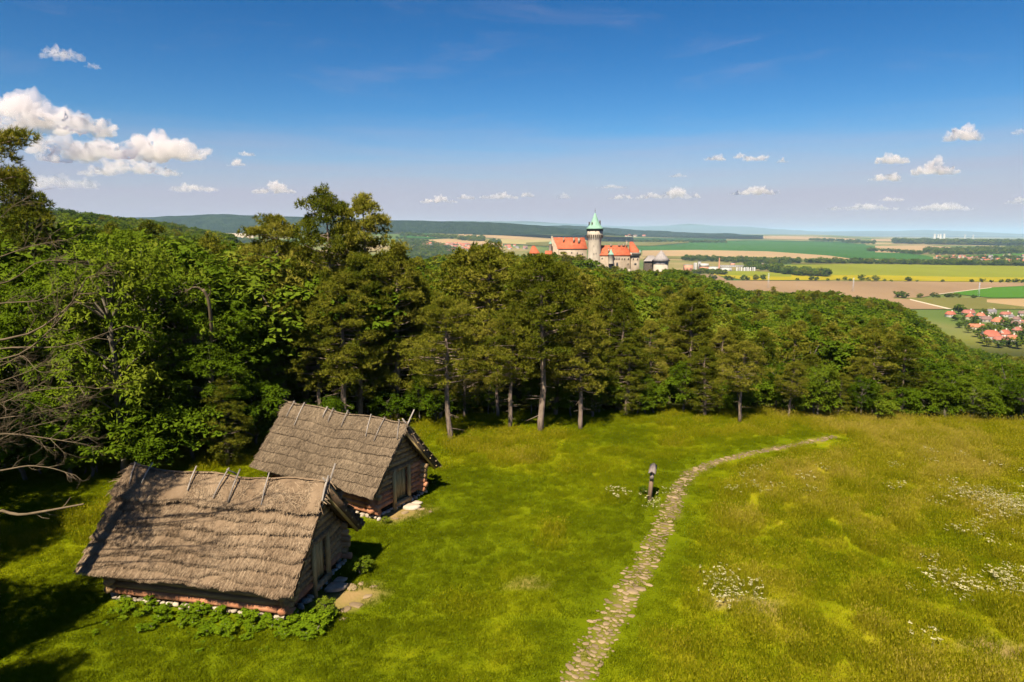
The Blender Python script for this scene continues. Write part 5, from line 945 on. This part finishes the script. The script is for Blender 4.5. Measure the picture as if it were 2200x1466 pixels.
for i, (px, py, H) in enumerate([(2060, 675, 18), (2070, 676, 12), (2052, 690, 10), (2068, 693, 8), (2095, 692, 9), (2112, 678, 11), (2125, 705, 9), (2140, 705, 8), (2155, 700, 10), (2165, 708, 9), (2110, 716, 10), (2148, 718, 9), (2180, 705, 9), (2190, 725, 10), (2165, 745, 12), (2145, 748, 12), (2185, 750, 13), (2200, 740, 14), (2120, 745, 10), (2090, 700, 8), (2075, 700, 9), (2205, 690, 9), (2135, 684, 8), (2170, 694, 7), (2178, 712, 8), (2060, 705, 11), (2080, 715, 10), (2100, 725, 11), (2110, 738, 11), (2088, 690, 7), (2120, 684, 7), (2150, 690, 8), (2130, 712, 9), (2165, 718, 8), (2195, 708, 9), (2202, 722, 10), (2175, 700, 7), (2140, 728, 8), (2178, 728, 9), (2072, 684, 9), (2100, 700, 8), (2188, 686, 7), (2205, 683, 8), (2145, 712, 8)]):
    plain_tree(px, py, H * .8, 'garden tree standing among the houses of the near village', 'garden trees of the near village', 1.2)
def wood_band(name, top, bot, H, n, label, wf=1.25):
    """a belt of trees: scattered over a strip given by photo rows"""
    top, bot = np.array(top, float), np.array(bot, float); px = g.uniform(top[0, 0], top[-1, 0], n); f = g.uniform(size=n); py = np.interp(px, top[:, 0], top[:, 1]) * f + np.interp(px, bot[:, 0], bot[:, 1]) * (1 - f)
    P = hitv(px, py, 925.); P[:, 2] = ground(P[:, 0], P[:, 1]); hs = H * g.uniform(.7, 1.2, n) / 9
    scatter(name, P, PLAIN_TREE, g.uniform(0, 6.28, n), np.stack([hs * wf, hs * wf, hs], 1), g.integers(0, 3, n), label=label, cat='wood')
wood_band('far_woods', [(1600, 562), (1680, 562), (1760, 564), (2200, 571)], [(1600, 566), (1680, 567), (1760, 567), (2200, 573)], 17, 420, 'long belt of trees across the plain above the rape field')
wood_band('far_woods', [(1465, 556), (1600, 560), (1690, 563)], [(1465, 561), (1600, 566), (1690, 569)], 16, 260, 'dark tree belt behind the works')
wood_band('far_woods', [(1655, 582), (1700, 586), (1780, 592)], [(1655, 586), (1700, 593), (1780, 596)], 17, 150, 'dense copse wedge between the two rape fields', 1.15)
wood_band('far_woods', [(1600, 570), (1640, 572), (1680, 574)], [(1600, 580), (1640, 583), (1680, 584)], 14, 90, 'trees between the works and the rape field')
wood_band('far_woods', [(1490, 584), (1540, 586), (1560, 589)], [(1490, 589), (1540, 592), (1560, 592)], 12, 60, 'low trees in front of the works')
wood_band('far_woods', [(1985, 540), (2060, 538), (2200, 534)], [(1985, 547), (2060, 550), (2200, 546)], 24, 420, 'broad dark wood in front of the far village', 1.1)
wood_band('far_woods', [(1860, 537), (1985, 545)], [(1860, 540), (1985, 549)], 18, 80, 'line of trees below the far tan field')
wood_band('far_woods', [(1920, 519), (2000, 521), (2240, 524)], [(1920, 524), (2000, 526), (2240, 529)], 36, 1000, 'long dark forest on the horizon below the cooling towers', 1.6)
wood_band('far_woods', [(1740, 517), (1790, 517), (1880, 522)], [(1740, 518), (1790, 521), (1880, 526)], 26, 120, 'narrow dark wood beside the far tan fields', 1.3)
wood_band('far_woods', [(1290, 517), (1400, 519), (1560, 520)], [(1290, 520), (1400, 522), (1560, 523)], 20, 200, 'blue green tree belt behind the tower', 1.3)
wood_band('far_woods', [(985, 514), (1040, 514)], [(985, 518), (1040, 521)], 24, 110, 'dark copse above the valley town', 1.2)
wood_band('far_woods', [(1050, 519), (1075, 520)], [(1050, 524), (1075, 526)], 20, 40, 'round copse right of the valley town', 1.2)
wood_band('far_woods', [(850, 512), (900, 516), (960, 530), (1000, 545)], [(850, 556), (900, 558), (960, 556), (1000, 552)], 15, 700, 'leafy valley floor around the town', 1.4)
wood_band('far_woods', [(860, 505), (980, 509)], [(860, 508), (980, 515)], 18, 160, 'hedges and groves below the hills left of the castle', 1.3)
wood_band('far_woods', [(2010, 556), (2200, 552)], [(2010, 571), (2200, 571)], 13, 170, 'trees among the far village on the right', 1.3)
wood_band('far_woods', [(395, 505), (470, 512), (545, 520)], [(395, 512), (470, 520), (545, 524)], 22, 220, 'dark spruces in front of the quarry', 1.0)
# small far houses
HM = []
for i in range(6):
    mb = MB(); a, b, h, rh = 7., 5., 5., 4.; mb.add([(-a, -b, -3), (a, -b, -3), (a, b, -3), (-a, b, -3), (-a, -b, h), (a, -b, h), (a, b, h), (-a, b, h), (-a, 0, h + rh), (a, 0, h + rh)], [[0, 1, 5, 4], [1, 2, 6, 5], [2, 3, 7, 6], [3, 0, 4, 7]], 0); mb.also([[4, 8, 7], [5, 6, 9]], 0, 10); mb.add([(-a - .5, -b - .5, h - .1), (a + .5, -b - .5, h - .1), (a + .5, b + .5, h - .1), (-a - .5, b + .5, h - .1), (-a - .5, 0, h + rh + .3), (a + .5, 0, h + rh + .3)], [[0, 1, 5, 4], [2, 3, 4, 5]], 1); HM.append(mb.mesh('far_house', [M_PLASTER[i % 3], M_RED[[0, 1, 2, 3, 4, 1][i]]]))
def town(n, reg, lb, grp, s0=1.0):
    for i in range(n):
        (x0, y0), (x1, y1), (x2, y2), (x3, y3) = reg; u, v = g.uniform(), g.uniform(); px = (x0 * (1 - u) + x1 * u) * (1 - v) + (x3 * (1 - u) + x2 * u) * v; py = (y0 * (1 - u) + y1 * u) * (1 - v) + (y3 * (1 - u) + y2 * u) * v
        p = hitv(np.array([px]), np.array([py]), 925.)[0]; o = obj('far_house', HM[int(g.integers(6))], loc=(p[0], p[1], float(ground(p[0], p[1]))), rotz=g.uniform(-.6, .9), label=lb, cat='house', group=grp); s = s0 * g.uniform(.8, 1.25); o.scale = (s, s, s)
town(70, ((905, 524), (1030, 526), (1075, 538), (960, 547)), 'tiny house of the valley town left of the castle', 'houses of the valley town', 1.2); town(14, ((1085, 528), (1130, 530), (1135, 536), (1090, 536)), 'tiny house beside the castle hill on the left', 'houses left of the castle hill', 1.1)
town(60, ((2010, 553), (2200, 549), (2205, 568), (2015, 563)), 'tiny house of the far village at the right picture edge', 'houses of the far village', 1.0); town(10, ((1330, 507), (1420, 507), (1420, 510), (1330, 510)), 'tiny pale building on the far slope right of the tower', 'buildings on the far slope', 2.2)
# works with brick chimney
M_BRICK = surf('works_brick', [(.3, (.36, .16, .10)), (.7, (.50, .25, .16))], scale=.3, rough=.9, coord='obj'); M_GREYW = surf('works_grey', [(.3, (.20, .195, .195)), (.7, (.31, .30, .295))], scale=.2, rough=.8, coord='obj'); M_WHITEW = surf('works_white', [(.3, (.32, .31, .30)), (.7, (.44, .43, .41))], scale=.2, rough=.7, coord='obj')
def works(name, px0, px1, yt, yb, dep, m, label, cat='building', top=None):
    p = hitv(np.array([(px0 + px1) / 2]), np.array([yb]), 925.)[0]; k_ = p[1] * CP / F_PX; w = (px1 - px0) * k_; h = (yb - yt) * k_ ; e = bpy.data.objects.new(name, None); COL.objects.link(e); e.location = (p[0], p[1], float(ground(p[0], p[1]))); tag(e, label, cat, 'works buildings')
    mb = MB(); mb.box((-w / 2, 0, -3), (w / 2, dep, h * (.6 if top else 1))); obj('wall', mb.mesh('wall', [m]), e)
    mb = MB(); mb.box((-w / 2 - .3, -.3, h * (.6 if top else 1)), (w / 2 + .3, dep + .3, h * (1.0 if top else 1) + (0 if top else .8))); obj('upper_storey' if top else 'roof', mb.mesh('roof', [top or M_GREYW]), e)
    n = max(2, int(w / 7))
    for i in range(n):
        x = -w / 2 + (i + .5) * w / n; mb = MB(); mb.box((x - 1.1, -.12, h * .2), (x + 1.1, .1, h * .45)); obj('window', mb.mesh('window', [M_PANE]), e)
works('works_hall', 1507, 1522, 567, 583, 25, M_BRICK, 'tall works block with white top and brown base', top=M_WHITEW); works('works_hall', 1472, 1488, 570, 582, 22, M_BRICK, 'brownish works block beside the castle wood'); works('works_hall', 1500, 1506, 563, 580, 10, M_GREYW, 'narrow grey works tower'); works('works_hall', 1524, 1545, 574, 582, 20, M_WHITEW, 'low white works hall left of the brick chimney')
works('works_hall', 1551, 1572, 576, 583, 20, M_WHITEW, 'low pale hall right of the brick chimney'); works('works_hall', 1628, 1641, 567, 574, 18, M_BRICK, 'brick house at the right end of the works'); works('works_hall', 1571, 1579, 566, 571, 14, M_BRICK, 'small brick house behind the works'); works('works_hall', 1545, 1600, 571, 574, 12, M_GREYW, 'long dark shed behind the silos')
for i, px in enumerate([1491.5, 1495, 1583, 1588, 1593, 1599, 1603, 1607, 1612, 1617, 1621]):
    yb, H = (580, 15) if i < 2 else (582.5, 8 - .3 * (i % 3)); p = hitv(np.array([px]), np.array([yb]), 925.)[0]; k_ = p[1] / F_PX; mb = MB(); r = 1.7 * k_; mb.lathe([(r, -3), (r, H * k_ * .9), (r * .6, H * k_), (.05, H * k_ + .6)], 12); obj('silo', mb.mesh('silo', [M_WHITEW if i % 3 else M_GREYW], True), loc=(p[0], p[1], float(ground(p[0], p[1]))), label='pale cylinder silo, %s from the castle side of the works' % ORD[i], cat='silo', group='silos of the works')
p = hitv(np.array([1544.5]), np.array([582.]), 925.)[0]; k_ = p[1] / F_PX; e = bpy.data.objects.new('factory_chimney', None); COL.objects.link(e); e.location = (p[0], p[1], float(ground(p[0], p[1]))); tag(e, 'tall slender brick chimney of the works on the plain', 'chimney'); mb = MB(); mb.lathe([(2.0 * k_, -3), (1.1 * k_, 27 * k_)], 12); obj('shaft', mb.mesh('shaft', [M_BRICK], True), e); mb = MB(); mb.lathe([(1.2 * k_, 26.4 * k_), (1.3 * k_, 27.4 * k_), (.5 * k_, 27.5 * k_)], 12); obj('rim', mb.mesh('rim', [M_BRICK]), e)
# cooling towers with steam
M_CONC = surf('pale_concrete', [(.3, (.42, .40, .37)), (.7, (.50, .48, .45))], scale=.02, rough=.9); M_STEAM = cloud_mat('steam', .03) if 'cloud_mat' in globals() else None
def tower_cool(px, yt, w, label, D=13000., steam=7):
    p = at(px, yt, D); k_ = D / F_PX; r = w * k_ / 2; zb = -150 - p[2]; e = bpy.data.objects.new('cooling_tower', None); COL.objects.link(e); e.location = (p[0], p[1], p[2]); tag(e, label, 'cooling tower', 'cooling towers of the power station'); mb = MB(); mb.lathe([(r * 1.35, zb), (r * 1.1, zb * .5), (r * .86, zb * .22), (r * .82, zb * .12), (r * .9, 0)], 18); obj('shell', mb.mesh('shell', [M_CONC], True), e); mb = MB(); mb.lathe([(r * .9, -3), (r * .94, 2), (r * .84, 2.5)], 18); obj('rim', mb.mesh('rim', [M_CONC]), e)
for px, yt, w, lb in ((2008.5, 503, 4.6, 'first cooling tower from the left on the horizon'), (2016, 504, 4.2, 'second cooling tower from the left on the horizon'), (2021, 503.5, 4.6, 'third cooling tower from the left on the horizon'), (2029, 503, 4.8, 'fourth cooling tower from the left on the horizon'), (2073.5, 504, 2.0, 'slim pale tower right of the four cooling towers'), (2091, 505, 1.8, 'last slim pale tower at the right of the horizon')): tower_cool(px, yt, w, lb)
# lattice pylons on the brown field
M_STEEL = surf('galvanised_steel', [(.3, (.30, .32, .36)), (.7, (.42, .44, .48))], scale=1, rough=.5)
for px, yb, yt, lb in ((1650, 621, 587, 'thin lattice pylon leftmost on the brown field'), (1832, 628, 597, 'thin lattice pylon in the middle of the brown field'), (2102, 638, 607, 'thin lattice pylon at the green wedge field')):
    p = hitv(np.array([px]), np.array([yb]), 480.)[0]; k_ = p[1] / F_PX; H = (yb - yt) * k_; mb = MB(); b = H * .055
    for sx in (-1, 1):
        for sy in (-1, 1): mb.tube([(sx * b, sy * b, 0), (sx * .25, sy * .25, H)], .13, 4)
    for i in range(8):
        z0_, z1_ = H * i / 8, H * (i + 1) / 8; w0, w1 = b + (.25 - b) * i / 8, b + (.25 - b) * (i + 1) / 8
        mb.tube([(-w0, -w0, z0_), (w1, -w1, z1_)], .07, 4); mb.tube([(w0, w0, z0_), (-w1, w1, z1_)], .07, 4)
    for z in (.72, .83, .94): mb.tube([(-H * .1, 0, H * z), (H * .1, 0, H * z)], .12, 4)
    obj('pylon', mb.mesh('pylon', [M_STEEL]), loc=(p[0], p[1], float(ground(p[0], p[1]))), rotz=.4, label=lb, cat='pylon', group='pylons on the plain')
# pale track winding through the wood below the castle
rp = np.array([((938 + 4 * math.sin(d * .05) - 1100) / F_PX * d, d) for d in np.linspace(150, 245, 20)]); V = np.array([(x + s * 2.2, y, float(ground(x + s * 2.2, y)) + .15) for x, y in rp for s in (-1, 1)]); i = np.arange(19) * 2
obj('forest_road', new_mesh('forest_road', V, [np.stack([i, i + 1, i + 3, i + 2], 1)], [FM['road']]), label='short pale stretch of forest road seen between crowns', kind='structure')
# ------------------------------------------------------------------ the half-dead pine at the left edge, the snag, and the trees outside the frame that shade the corner
def limb(mb, pts, r0, r1, n=6, g=None):
    pts = np.asarray(pts, float); k = len(pts); t = np.linspace(0, 1, k * 3); ti = np.linspace(0, 1, k); P = np.stack([np.interp(t, ti, pts[:, c]) for c in range(3)], 1); P[1:-1] = (P[:-2] + 2 * P[1:-1] + P[2:]) / 4
    mb.tube(P, r0 + (r1 - r0) * t ** .8, n, jit=.04, rnd=g); return P
def twigs(mb, P, g, n, L, r, depth=2, spread=.8):
    d0 = nrm(P[-1] - P[0])
    for _ in range(n):
        i = int(g.integers(max(1, int(len(P) * .25)), len(P))); d = nrm(nrm(P[i] - P[i - 1]) * .9 + runit(g, 1)[0] * spread); l = L * g.uniform(.4, 1.1); m_ = P[i] + d * l * .5 + runit(g, 1)[0] * l * .12; e = P[i] + d * l + runit(g, 1)[0] * l * .15 + np.array([0, 0, .08 * l])
        Q_ = np.array([P[i], m_, e]); mb.tube(Q_, [r, r * .7, r * .3], 4, caps=False)
        if depth > 1: twigs(mb, np.stack([np.interp(np.linspace(0, 1, 6), [0, .5, 1], Q_[:, c]) for c in range(3)], 1), g, max(2, n // 3), L * .55, r * .55, depth - 1, spread)
g = np.random.default_rng(77); DY = 17.5
tx0 = (-95 - 1100) / F_PX * (DY * CP + 2); root = bpy.data.objects.new('half_dead_pine', None); COL.objects.link(root); root.location = (tx0, DY, float(ground(tx0, DY))); tag(root, 'half dead pine at the left edge reaching bare pale branches into view', 'pine tree')
B0 = np.array(root.location); H0 = 17.2
def loc(px, py, Y): return at(px, py, Y) - B0
mb = MB(); zs = np.linspace(-.3, H0, 14); tl = np.stack([.12 * np.sin(zs * .5) + zs * .03, .1 * np.cos(zs * .4), zs], 1); mb.tube(tl, .26 * (1 - zs / (H0 + 1)) ** .8 + .03, 10, jit=.04, rnd=g); obj('trunk', mb.mesh('trunk', [M_BARK], True), root)
TR = lambda z: np.array([np.interp(z, zs, tl[:, c]) for c in range(3)])
BR = [ # bare limbs: photo pixels with distances
 ([(60, 725, 17), (150, 660, 16.8), (185, 598, 16.6)], .07, 9, 1.0), ([(40, 770, 17.2), (120, 700, 17.1), (180, 612, 17.4)], .055, 7, .8), ([(20, 745, 17.4), (140, 748, 17.2), (270, 700, 17.0)], .05, 6, .7), ([(10, 650, 17), (90, 648, 16.6), (140, 610, 16.2)], .045, 7, .8),
 ([(-20, 560, 17), (60, 530, 16.8), (110, 520, 16.6)], .04, 8, .7), ([(-10, 480, 17), (30, 440, 16.8), (68, 422, 16.5)], .03, 9, .5), ([(20, 610, 17.6), (80, 560, 17.6), (150, 560, 17.4)], .04, 7, .7), ([(0, 870, 17), (60, 840, 16.6), (170, 830, 16.2)], .045, 12, .8), ([(10, 930, 17), (90, 940, 16.8), (185, 955, 16.6)], .045, 12, .8),
 ([(0, 1012, 17), (60, 1000, 16.8), (110, 1005, 16.6), (150, 1018, 16.5)], .055, 6, .5), ([(-10, 900, 17.3), (70, 890, 17.2), (150, 870, 17)], .04, 12, .7), ([(0, 790, 17), (50, 760, 16.7), (80, 800, 16.4), (105, 800, 16.2)], .03, 6, .5), ([(-30, 830, 17.6), (60, 800, 17.4), (120, 770, 17.2)], .04, 10, .8), ([(-30, 960, 17.4), (50, 920, 17.2), (120, 905, 17)], .035, 10, .7)]
for pts, r, n, L in BR:
    P = [loc(*q) for q in pts]; s = TR(max(1.0, P[0][2] - .4)); mb = MB(); r = r * .55; full = limb(mb, [s] + P, r, r * .25, 6, g); twigs(mb, full, g, int(n * 1.3), L * 1.05, r * .3, 3, .65); obj('branch', mb.mesh('branch', [M_DEAD], True), root)
# broken low limb hanging over the grass
mb = MB(); P = limb(mb, [TR(2.2), loc(-20, 1090, 17.2), loc(40, 1108, 16.9), loc(100, 1098, 16.8), loc(180, 1083, 16.7)], .06, .02, 6, g); twigs(mb, P[-7:], g, 4, .35, .016, 1); obj('branch', mb.mesh('branch', [M_DEAD], True), root)
# live needle pads near the top
cs = []; 
for px, py, Y, r in [(20, 305, 17, .42), (45, 300, 17, .36), (60, 298, 17, .26), (-10, 320, 17, .5), (0, 345, 17.2, .45), (15, 385, 17, .4), (35, 380, 17, .32), (-20, 390, 17, .5), (-60, 300, 17, .6), (-90, 260, 17.3, .6), (-110, 330, 17.5, .7), (-60, 350, 16.6, .6), (-10, 400, 17.3, .4), (25, 318, 17.3, .3)]: cs.append((loc(px, py, Y), r))
for i in range(46): z = 9.5 + 8 * g.uniform(); a = g.uniform(0, 6.28); q = g.uniform(.6, 2.6) * (1.1 - (z - 9.5) / 9); c = TR(z) + np.array([math.cos(a) * q * (1 if math.cos(a) < .2 else .4), math.sin(a) * q, .2]); cs.append((c, g.uniform(.5, .8)))
for i in range(34): z = 1.8 + 7 * g.uniform(); a = g.uniform(1.8, 4.6); q = g.uniform(.8, 2.6); cs.append((TR(z) + np.array([math.cos(a) * q, math.sin(a) * q, .1]), g.uniform(.5, .8)))
mb = MB(); [mb.tube([TR(max(.5, c[2] - .3)), (TR(max(.5, c[2] - .2)) + c) / 2 + np.array([0, 0, -.1]), c], [.05, .035, .012], 5, caps=False) for c, r in cs]; obj('branch', mb.mesh('branch', [M_BARK]), root)
C = []; A_ = []
for c, r in cs:
    d = runit(g, int(150 * (r / .6) ** 2)); d[:, 2] = np.where(d[:, 2] < -.3, -d[:, 2], d[:, 2]); C.append(c + d * r * (g.uniform(.3, 1, (len(d), 1)) ** .5) * np.array([1, 1, .65])); A_.append(nrm(d * .7 + np.array([0, 0, .6])))
C = np.concatenate(C); A_ = np.concatenate(A_); V, Fx = needles(g, C, A_, 9, .16, .018); obj('crown', new_mesh('crown', V, Fx, [M_PINE], attrs=dict(tint=np.repeat(np.clip(.5 + .25 * g.normal(size=len(C)), 0, 1), 9))), root)
# bleached snag above the wood
Ys = 38.; sx = (452 - 1100) / F_PX * (Ys * CP + 2); sn = bpy.data.objects.new('dead_snag', None); COL.objects.link(sn); sn.location = (sx, Ys, float(ground(sx, Ys))); tag(sn, 'bleached dead pine trunk with a bent broken top among green crowns', 'dead tree'); B0 = np.array(sn.location)
mb = MB(); limb(mb, [(0.1, 0, -.2), (.05, 0, 4), loc(455, 720, 37.2), loc(452, 670, 36.6), loc(447, 640, 36.4), loc(436, 622, 36.2)], .13, .075, 8, g); obj('trunk', mb.mesh('trunk', [M_DEAD], True), sn)
mb = MB(); P = limb(mb, [loc(440, 628, 36.3), loc(425, 617, 36.1), loc(412, 618, 36), loc(404, 624, 35.9)], .08, .02, 6, g); twigs(mb, P, g, 7, .5, .018, 2); obj('branch', mb.mesh('branch', [M_DEAD]), sn)
mb = MB(); P = limb(mb, [loc(446, 640, 36.4), loc(453, 628, 36.2), loc(451, 620, 36.1)], .05, .015, 5, g); twigs(mb, P, g, 4, .4, .014, 1); obj('branch', mb.mesh('branch', [M_DEAD]), sn)
# trees standing outside the left edge; their shade falls into the lower left corner
for i, (x, y, H, kd, lb) in enumerate([(-17.6, 8.2, 13, 'p', 'pine outside the left edge nearest the viewer'), (-21.5, 11.5, 13.5, 'b', 'leafy tree outside the left edge behind the first'), (-20.5, 4.5, 12, 'b', 'leafy tree outside the lower left corner'), (-13.6, 4.6, 11.5, 'p', 'pine outside the frame below the lower left corner'), (-24.5, 17., 14, 'p', 'pine outside the left edge beside the half dead one'), (-27, 24, 14, 'b', 'leafy tree outside the left edge at the wood')]):
    pr = (PINE[2] if kd == 'p' else ASH[1]); e = bpy.data.objects.new('pine_tree' if kd == 'p' else 'leafy_tree', None); COL.objects.link(e); e.location = (x, y, float(ground(x, y))); s = H / (12. if kd == 'p' else 11.); e.scale = (s * 1.1, s * 1.1, s); e.rotation_euler = (0, 0, i * 1.7); tag(e, lb, 'pine tree' if kd == 'p' else 'tree', 'trees outside the left edge'); obj('trunk', pr[0], e); obj('crown', pr[1], e)
# ------------------------------------------------------------------ clouds (real bodies of vapour, each its own)
def cloud_mat(name, dens):
    m, t = mat(name); v = t.nodes.new('ShaderNodeVolumePrincipled'); v.inputs['Color'].default_value = (.86, .82, .84, 1); v.inputs['Density'].default_value = dens; v.inputs['Anisotropy'].default_value = .1
    o = t.nodes.new('ShaderNodeOutputMaterial'); t.links.new(v.outputs[0], o.inputs['Volume']); return m
_ico = {}
def ico(sub):
    if sub not in _ico:
        b = bmesh.new(); bmesh.ops.create_icosphere(b, subdivisions=sub, radius=1); b.verts.ensure_lookup_table()
        _ico[sub] = (np.array([v.co[:] for v in b.verts]), np.array([[v.index for v in f.verts] for f in b.faces])); b.free()
    return _ico[sub]
def cloud(px, yb, w, h, label, seed, opt=7.0, alt=1250.0, flat=.25, res=62, lean=0):
    """px centre, yb base line, w by h in photo pixels; opt = optical thickness across its height"""
    D = min(alt * F_PX / max(502 - yb, 30), 26000.); k = D / F_PX; rnd = random.Random(seed)
    W, Hh = w * k, h * k; dep = min(W * .6, Hh * 2.2); mb = MB(); V0, F0 = ico(2)
    n = min(48, max(10, int(11 * (w / h) ** .95)))
    for i in range(n):
        u = rnd.uniform(-1, 1); prof = (1 - abs(u) ** 2.2) * (.75 + .5 * math.sin(u * 4 + seed) * .5)
        r = Hh * rnd.uniform(.24, .42) * (.6 + .55 * prof); r = min(r, W * .3)
        z = r * .5 + rnd.uniform(0, 1) ** 1.2 * max(0, Hh * prof - 1.35 * r)
        mb.add(V0 * np.array([r * rnd.uniform(1, 1.5), r * 1.2, r]) + np.array([u * (W / 2 - r), rnd.uniform(-1, 1) * dep * .35, z + lean * u * Hh]), F0)
    me0 = mb.mesh('c', []); o0 = bpy.data.objects.new('c', me0); COL.objects.link(o0)
    md = o0.modifiers.new('r', 'REMESH'); md.mode = 'VOXEL'; md.voxel_size = max(W / (res * 1.6), Hh / res * 1.2)
    dg = bpy.context.evaluated_depsgraph_get(); me = bpy.data.meshes.new_from_object(o0.evaluated_get(dg)); bpy.data.objects.remove(o0)
    nv = len(me.vertices); co = np.empty(nv * 3, np.float32); me.vertices.foreach_get('co', co); co = co.reshape(-1, 3); no = np.empty(nv * 3, np.float32); me.vertices.foreach_get('normal', no); no = no.reshape(-1, 3)
    s = 1 / (Hh * .42); amp = Hh * .2
    dsp = np.array([mnoise.turbulence(Vector(c) * s + Vector((seed, 0, 0)), 5, False) for c in co])
    co = co + no * ((dsp - .55) * 2 * amp)[:, None]
    co[:, 2] = np.where(co[:, 2] < 0, co[:, 2] * flat, co[:, 2])
    me.vertices.foreach_set('co', co.ravel()); me.update(); me.materials.clear()
    me.materials.append(cloud_mat('cloud_vapour', opt / Hh)); me.polygons.foreach_set('use_smooth', np.ones(len(me.polygons), bool)); me.name = 'cloud'
    p = at(px, yb, D); o = obj('cloud', me, loc=p, label=label, cat='cloud', group='clouds'); return o
CL = [ # px, base, width, height, optical thickness, label
 (60, 288, 330, 92, 9, 'large white cloud cut by the left picture edge'),
 (262, 344, 350, 78, 9, 'long bright cumulus cloud with a domed top above the left trees'),
 (278, 376, 200, 40, 4, 'grey flat cloud just under the long bright cumulus'),
 (135, 404, 150, 46, 2.4, 'faint pinkish cloud right above the leftmost pine top'),
 (130, 128, 85, 34, 2.2, 'thin wispy cloud highest in the blue sky on the left'),
 (200, 147, 24, 17, 2.2, 'tiny puff beside the highest wispy cloud'),
 (510, 356, 40, 15, 3.5, 'tiny puff of cloud left of a long thin streak'),
 (530, 335, 34, 11, 2.5, 'tiny flat puff above the other small one near the tall pines'),
 (592, 415, 82, 24, 5, 'small white cloud left of the twin pine tops'),
 (418, 412, 96, 24, 2.6, 'faint pink cloud low over the wooded hills'),
 (942, 436, 68, 17, 5, 'small low cloud first of the row left of the castle tower'),
 (1003, 428, 36, 13, 4, 'small low cloud second of the row left of the tower'),
 (1073, 427, 76, 16, 4, 'flat low cloud third of the row left of the tower'),
 (1133, 423, 28, 16, 4, 'little upright cloud last of the row left of the tower'),
 (1211, 427, 32, 16, 2.5, 'faint small cloud just left above the castle spire'),
 (1348, 428, 80, 11, 3, 'thin flat cloud just right of the castle spire'),
 (1438, 426, 116, 26, 5, 'elongated white cloud right above the castle bastion'),
 (1630, 418, 86, 21, 6, 'white oval cloud low over the green wheat field'),
 (1582, 419, 34, 10, 3, 'tiny low puff touching the white oval cloud'),
 (1318, 405, 68, 9, 2, 'faint thin streak of cloud above the castle spire'),
 (1537, 345, 44, 17, 4, 'small cloud leftmost of the high trio right of centre'),
 (1592, 341, 32, 13, 3, 'tiny cloud touching the middle one of the high trio'),
 (1625, 346, 52, 18, 5, 'small white cloud in the middle of the high trio'),
 (1680, 350, 24, 12, 3, 'tiny puff on the right of the high trio'),
 (1914, 351, 68, 31, 6, 'round white cloud left above the flat bright one on the right'),
 (2006, 375, 86, 33, 7, 'bright flat bottomed cloud right of the round one'),
 (1908, 389, 74, 24, 5, 'ragged cloud just below the round white one'),
 (2070, 302, 78, 41, 7, 'highest bright cloud on the right side of the sky'),
 (2192, 289, 26, 22, 3, 'small cloud at the right picture edge high up'),
 (1858, 452, 148, 17, 3.5, 'long thin cloud low over the right hand fields'),
 (1916, 432, 50, 11, 3, 'small faint cloud above the long low one'),
 (2020, 452, 126, 22, 4, 'long low pinkish cloud left of the cooling towers'),
 (2188, 438, 46, 20, 3.5, 'low cloud at the right picture edge'),
 (1455, 381, 34, 10, 1.5, 'faint grey puff high above the castle bastion'),
 (1405, 627 - 300, 4, 3, 1, '')]
for i, (px, yb, w, h, od, lb) in enumerate(CL[:-1]): cloud(px, yb, w * 1.12, h * 1.12, lb, i * 3 + 2, opt=od * .5)

# ------------------------------------------------------------------ the air between
mb = MB(); mb.box((-60000, -400, -160), (60000, 62000, 340))
m, t = mat('haze_air'); v = t.nodes.new('ShaderNodeVolumePrincipled'); v.inputs['Color'].default_value = (.50, .72, 1.0, 1); v.inputs['Density'].default_value = 3.8e-5; v.inputs['Anisotropy'].default_value = 0.0
o_ = t.nodes.new('ShaderNodeOutputMaterial'); t.links.new(v.outputs[0], o_.inputs['Volume'])
obj('haze', mb.mesh('haze', [m]), label='thin blue summer haze over the plain', kind='stuff')
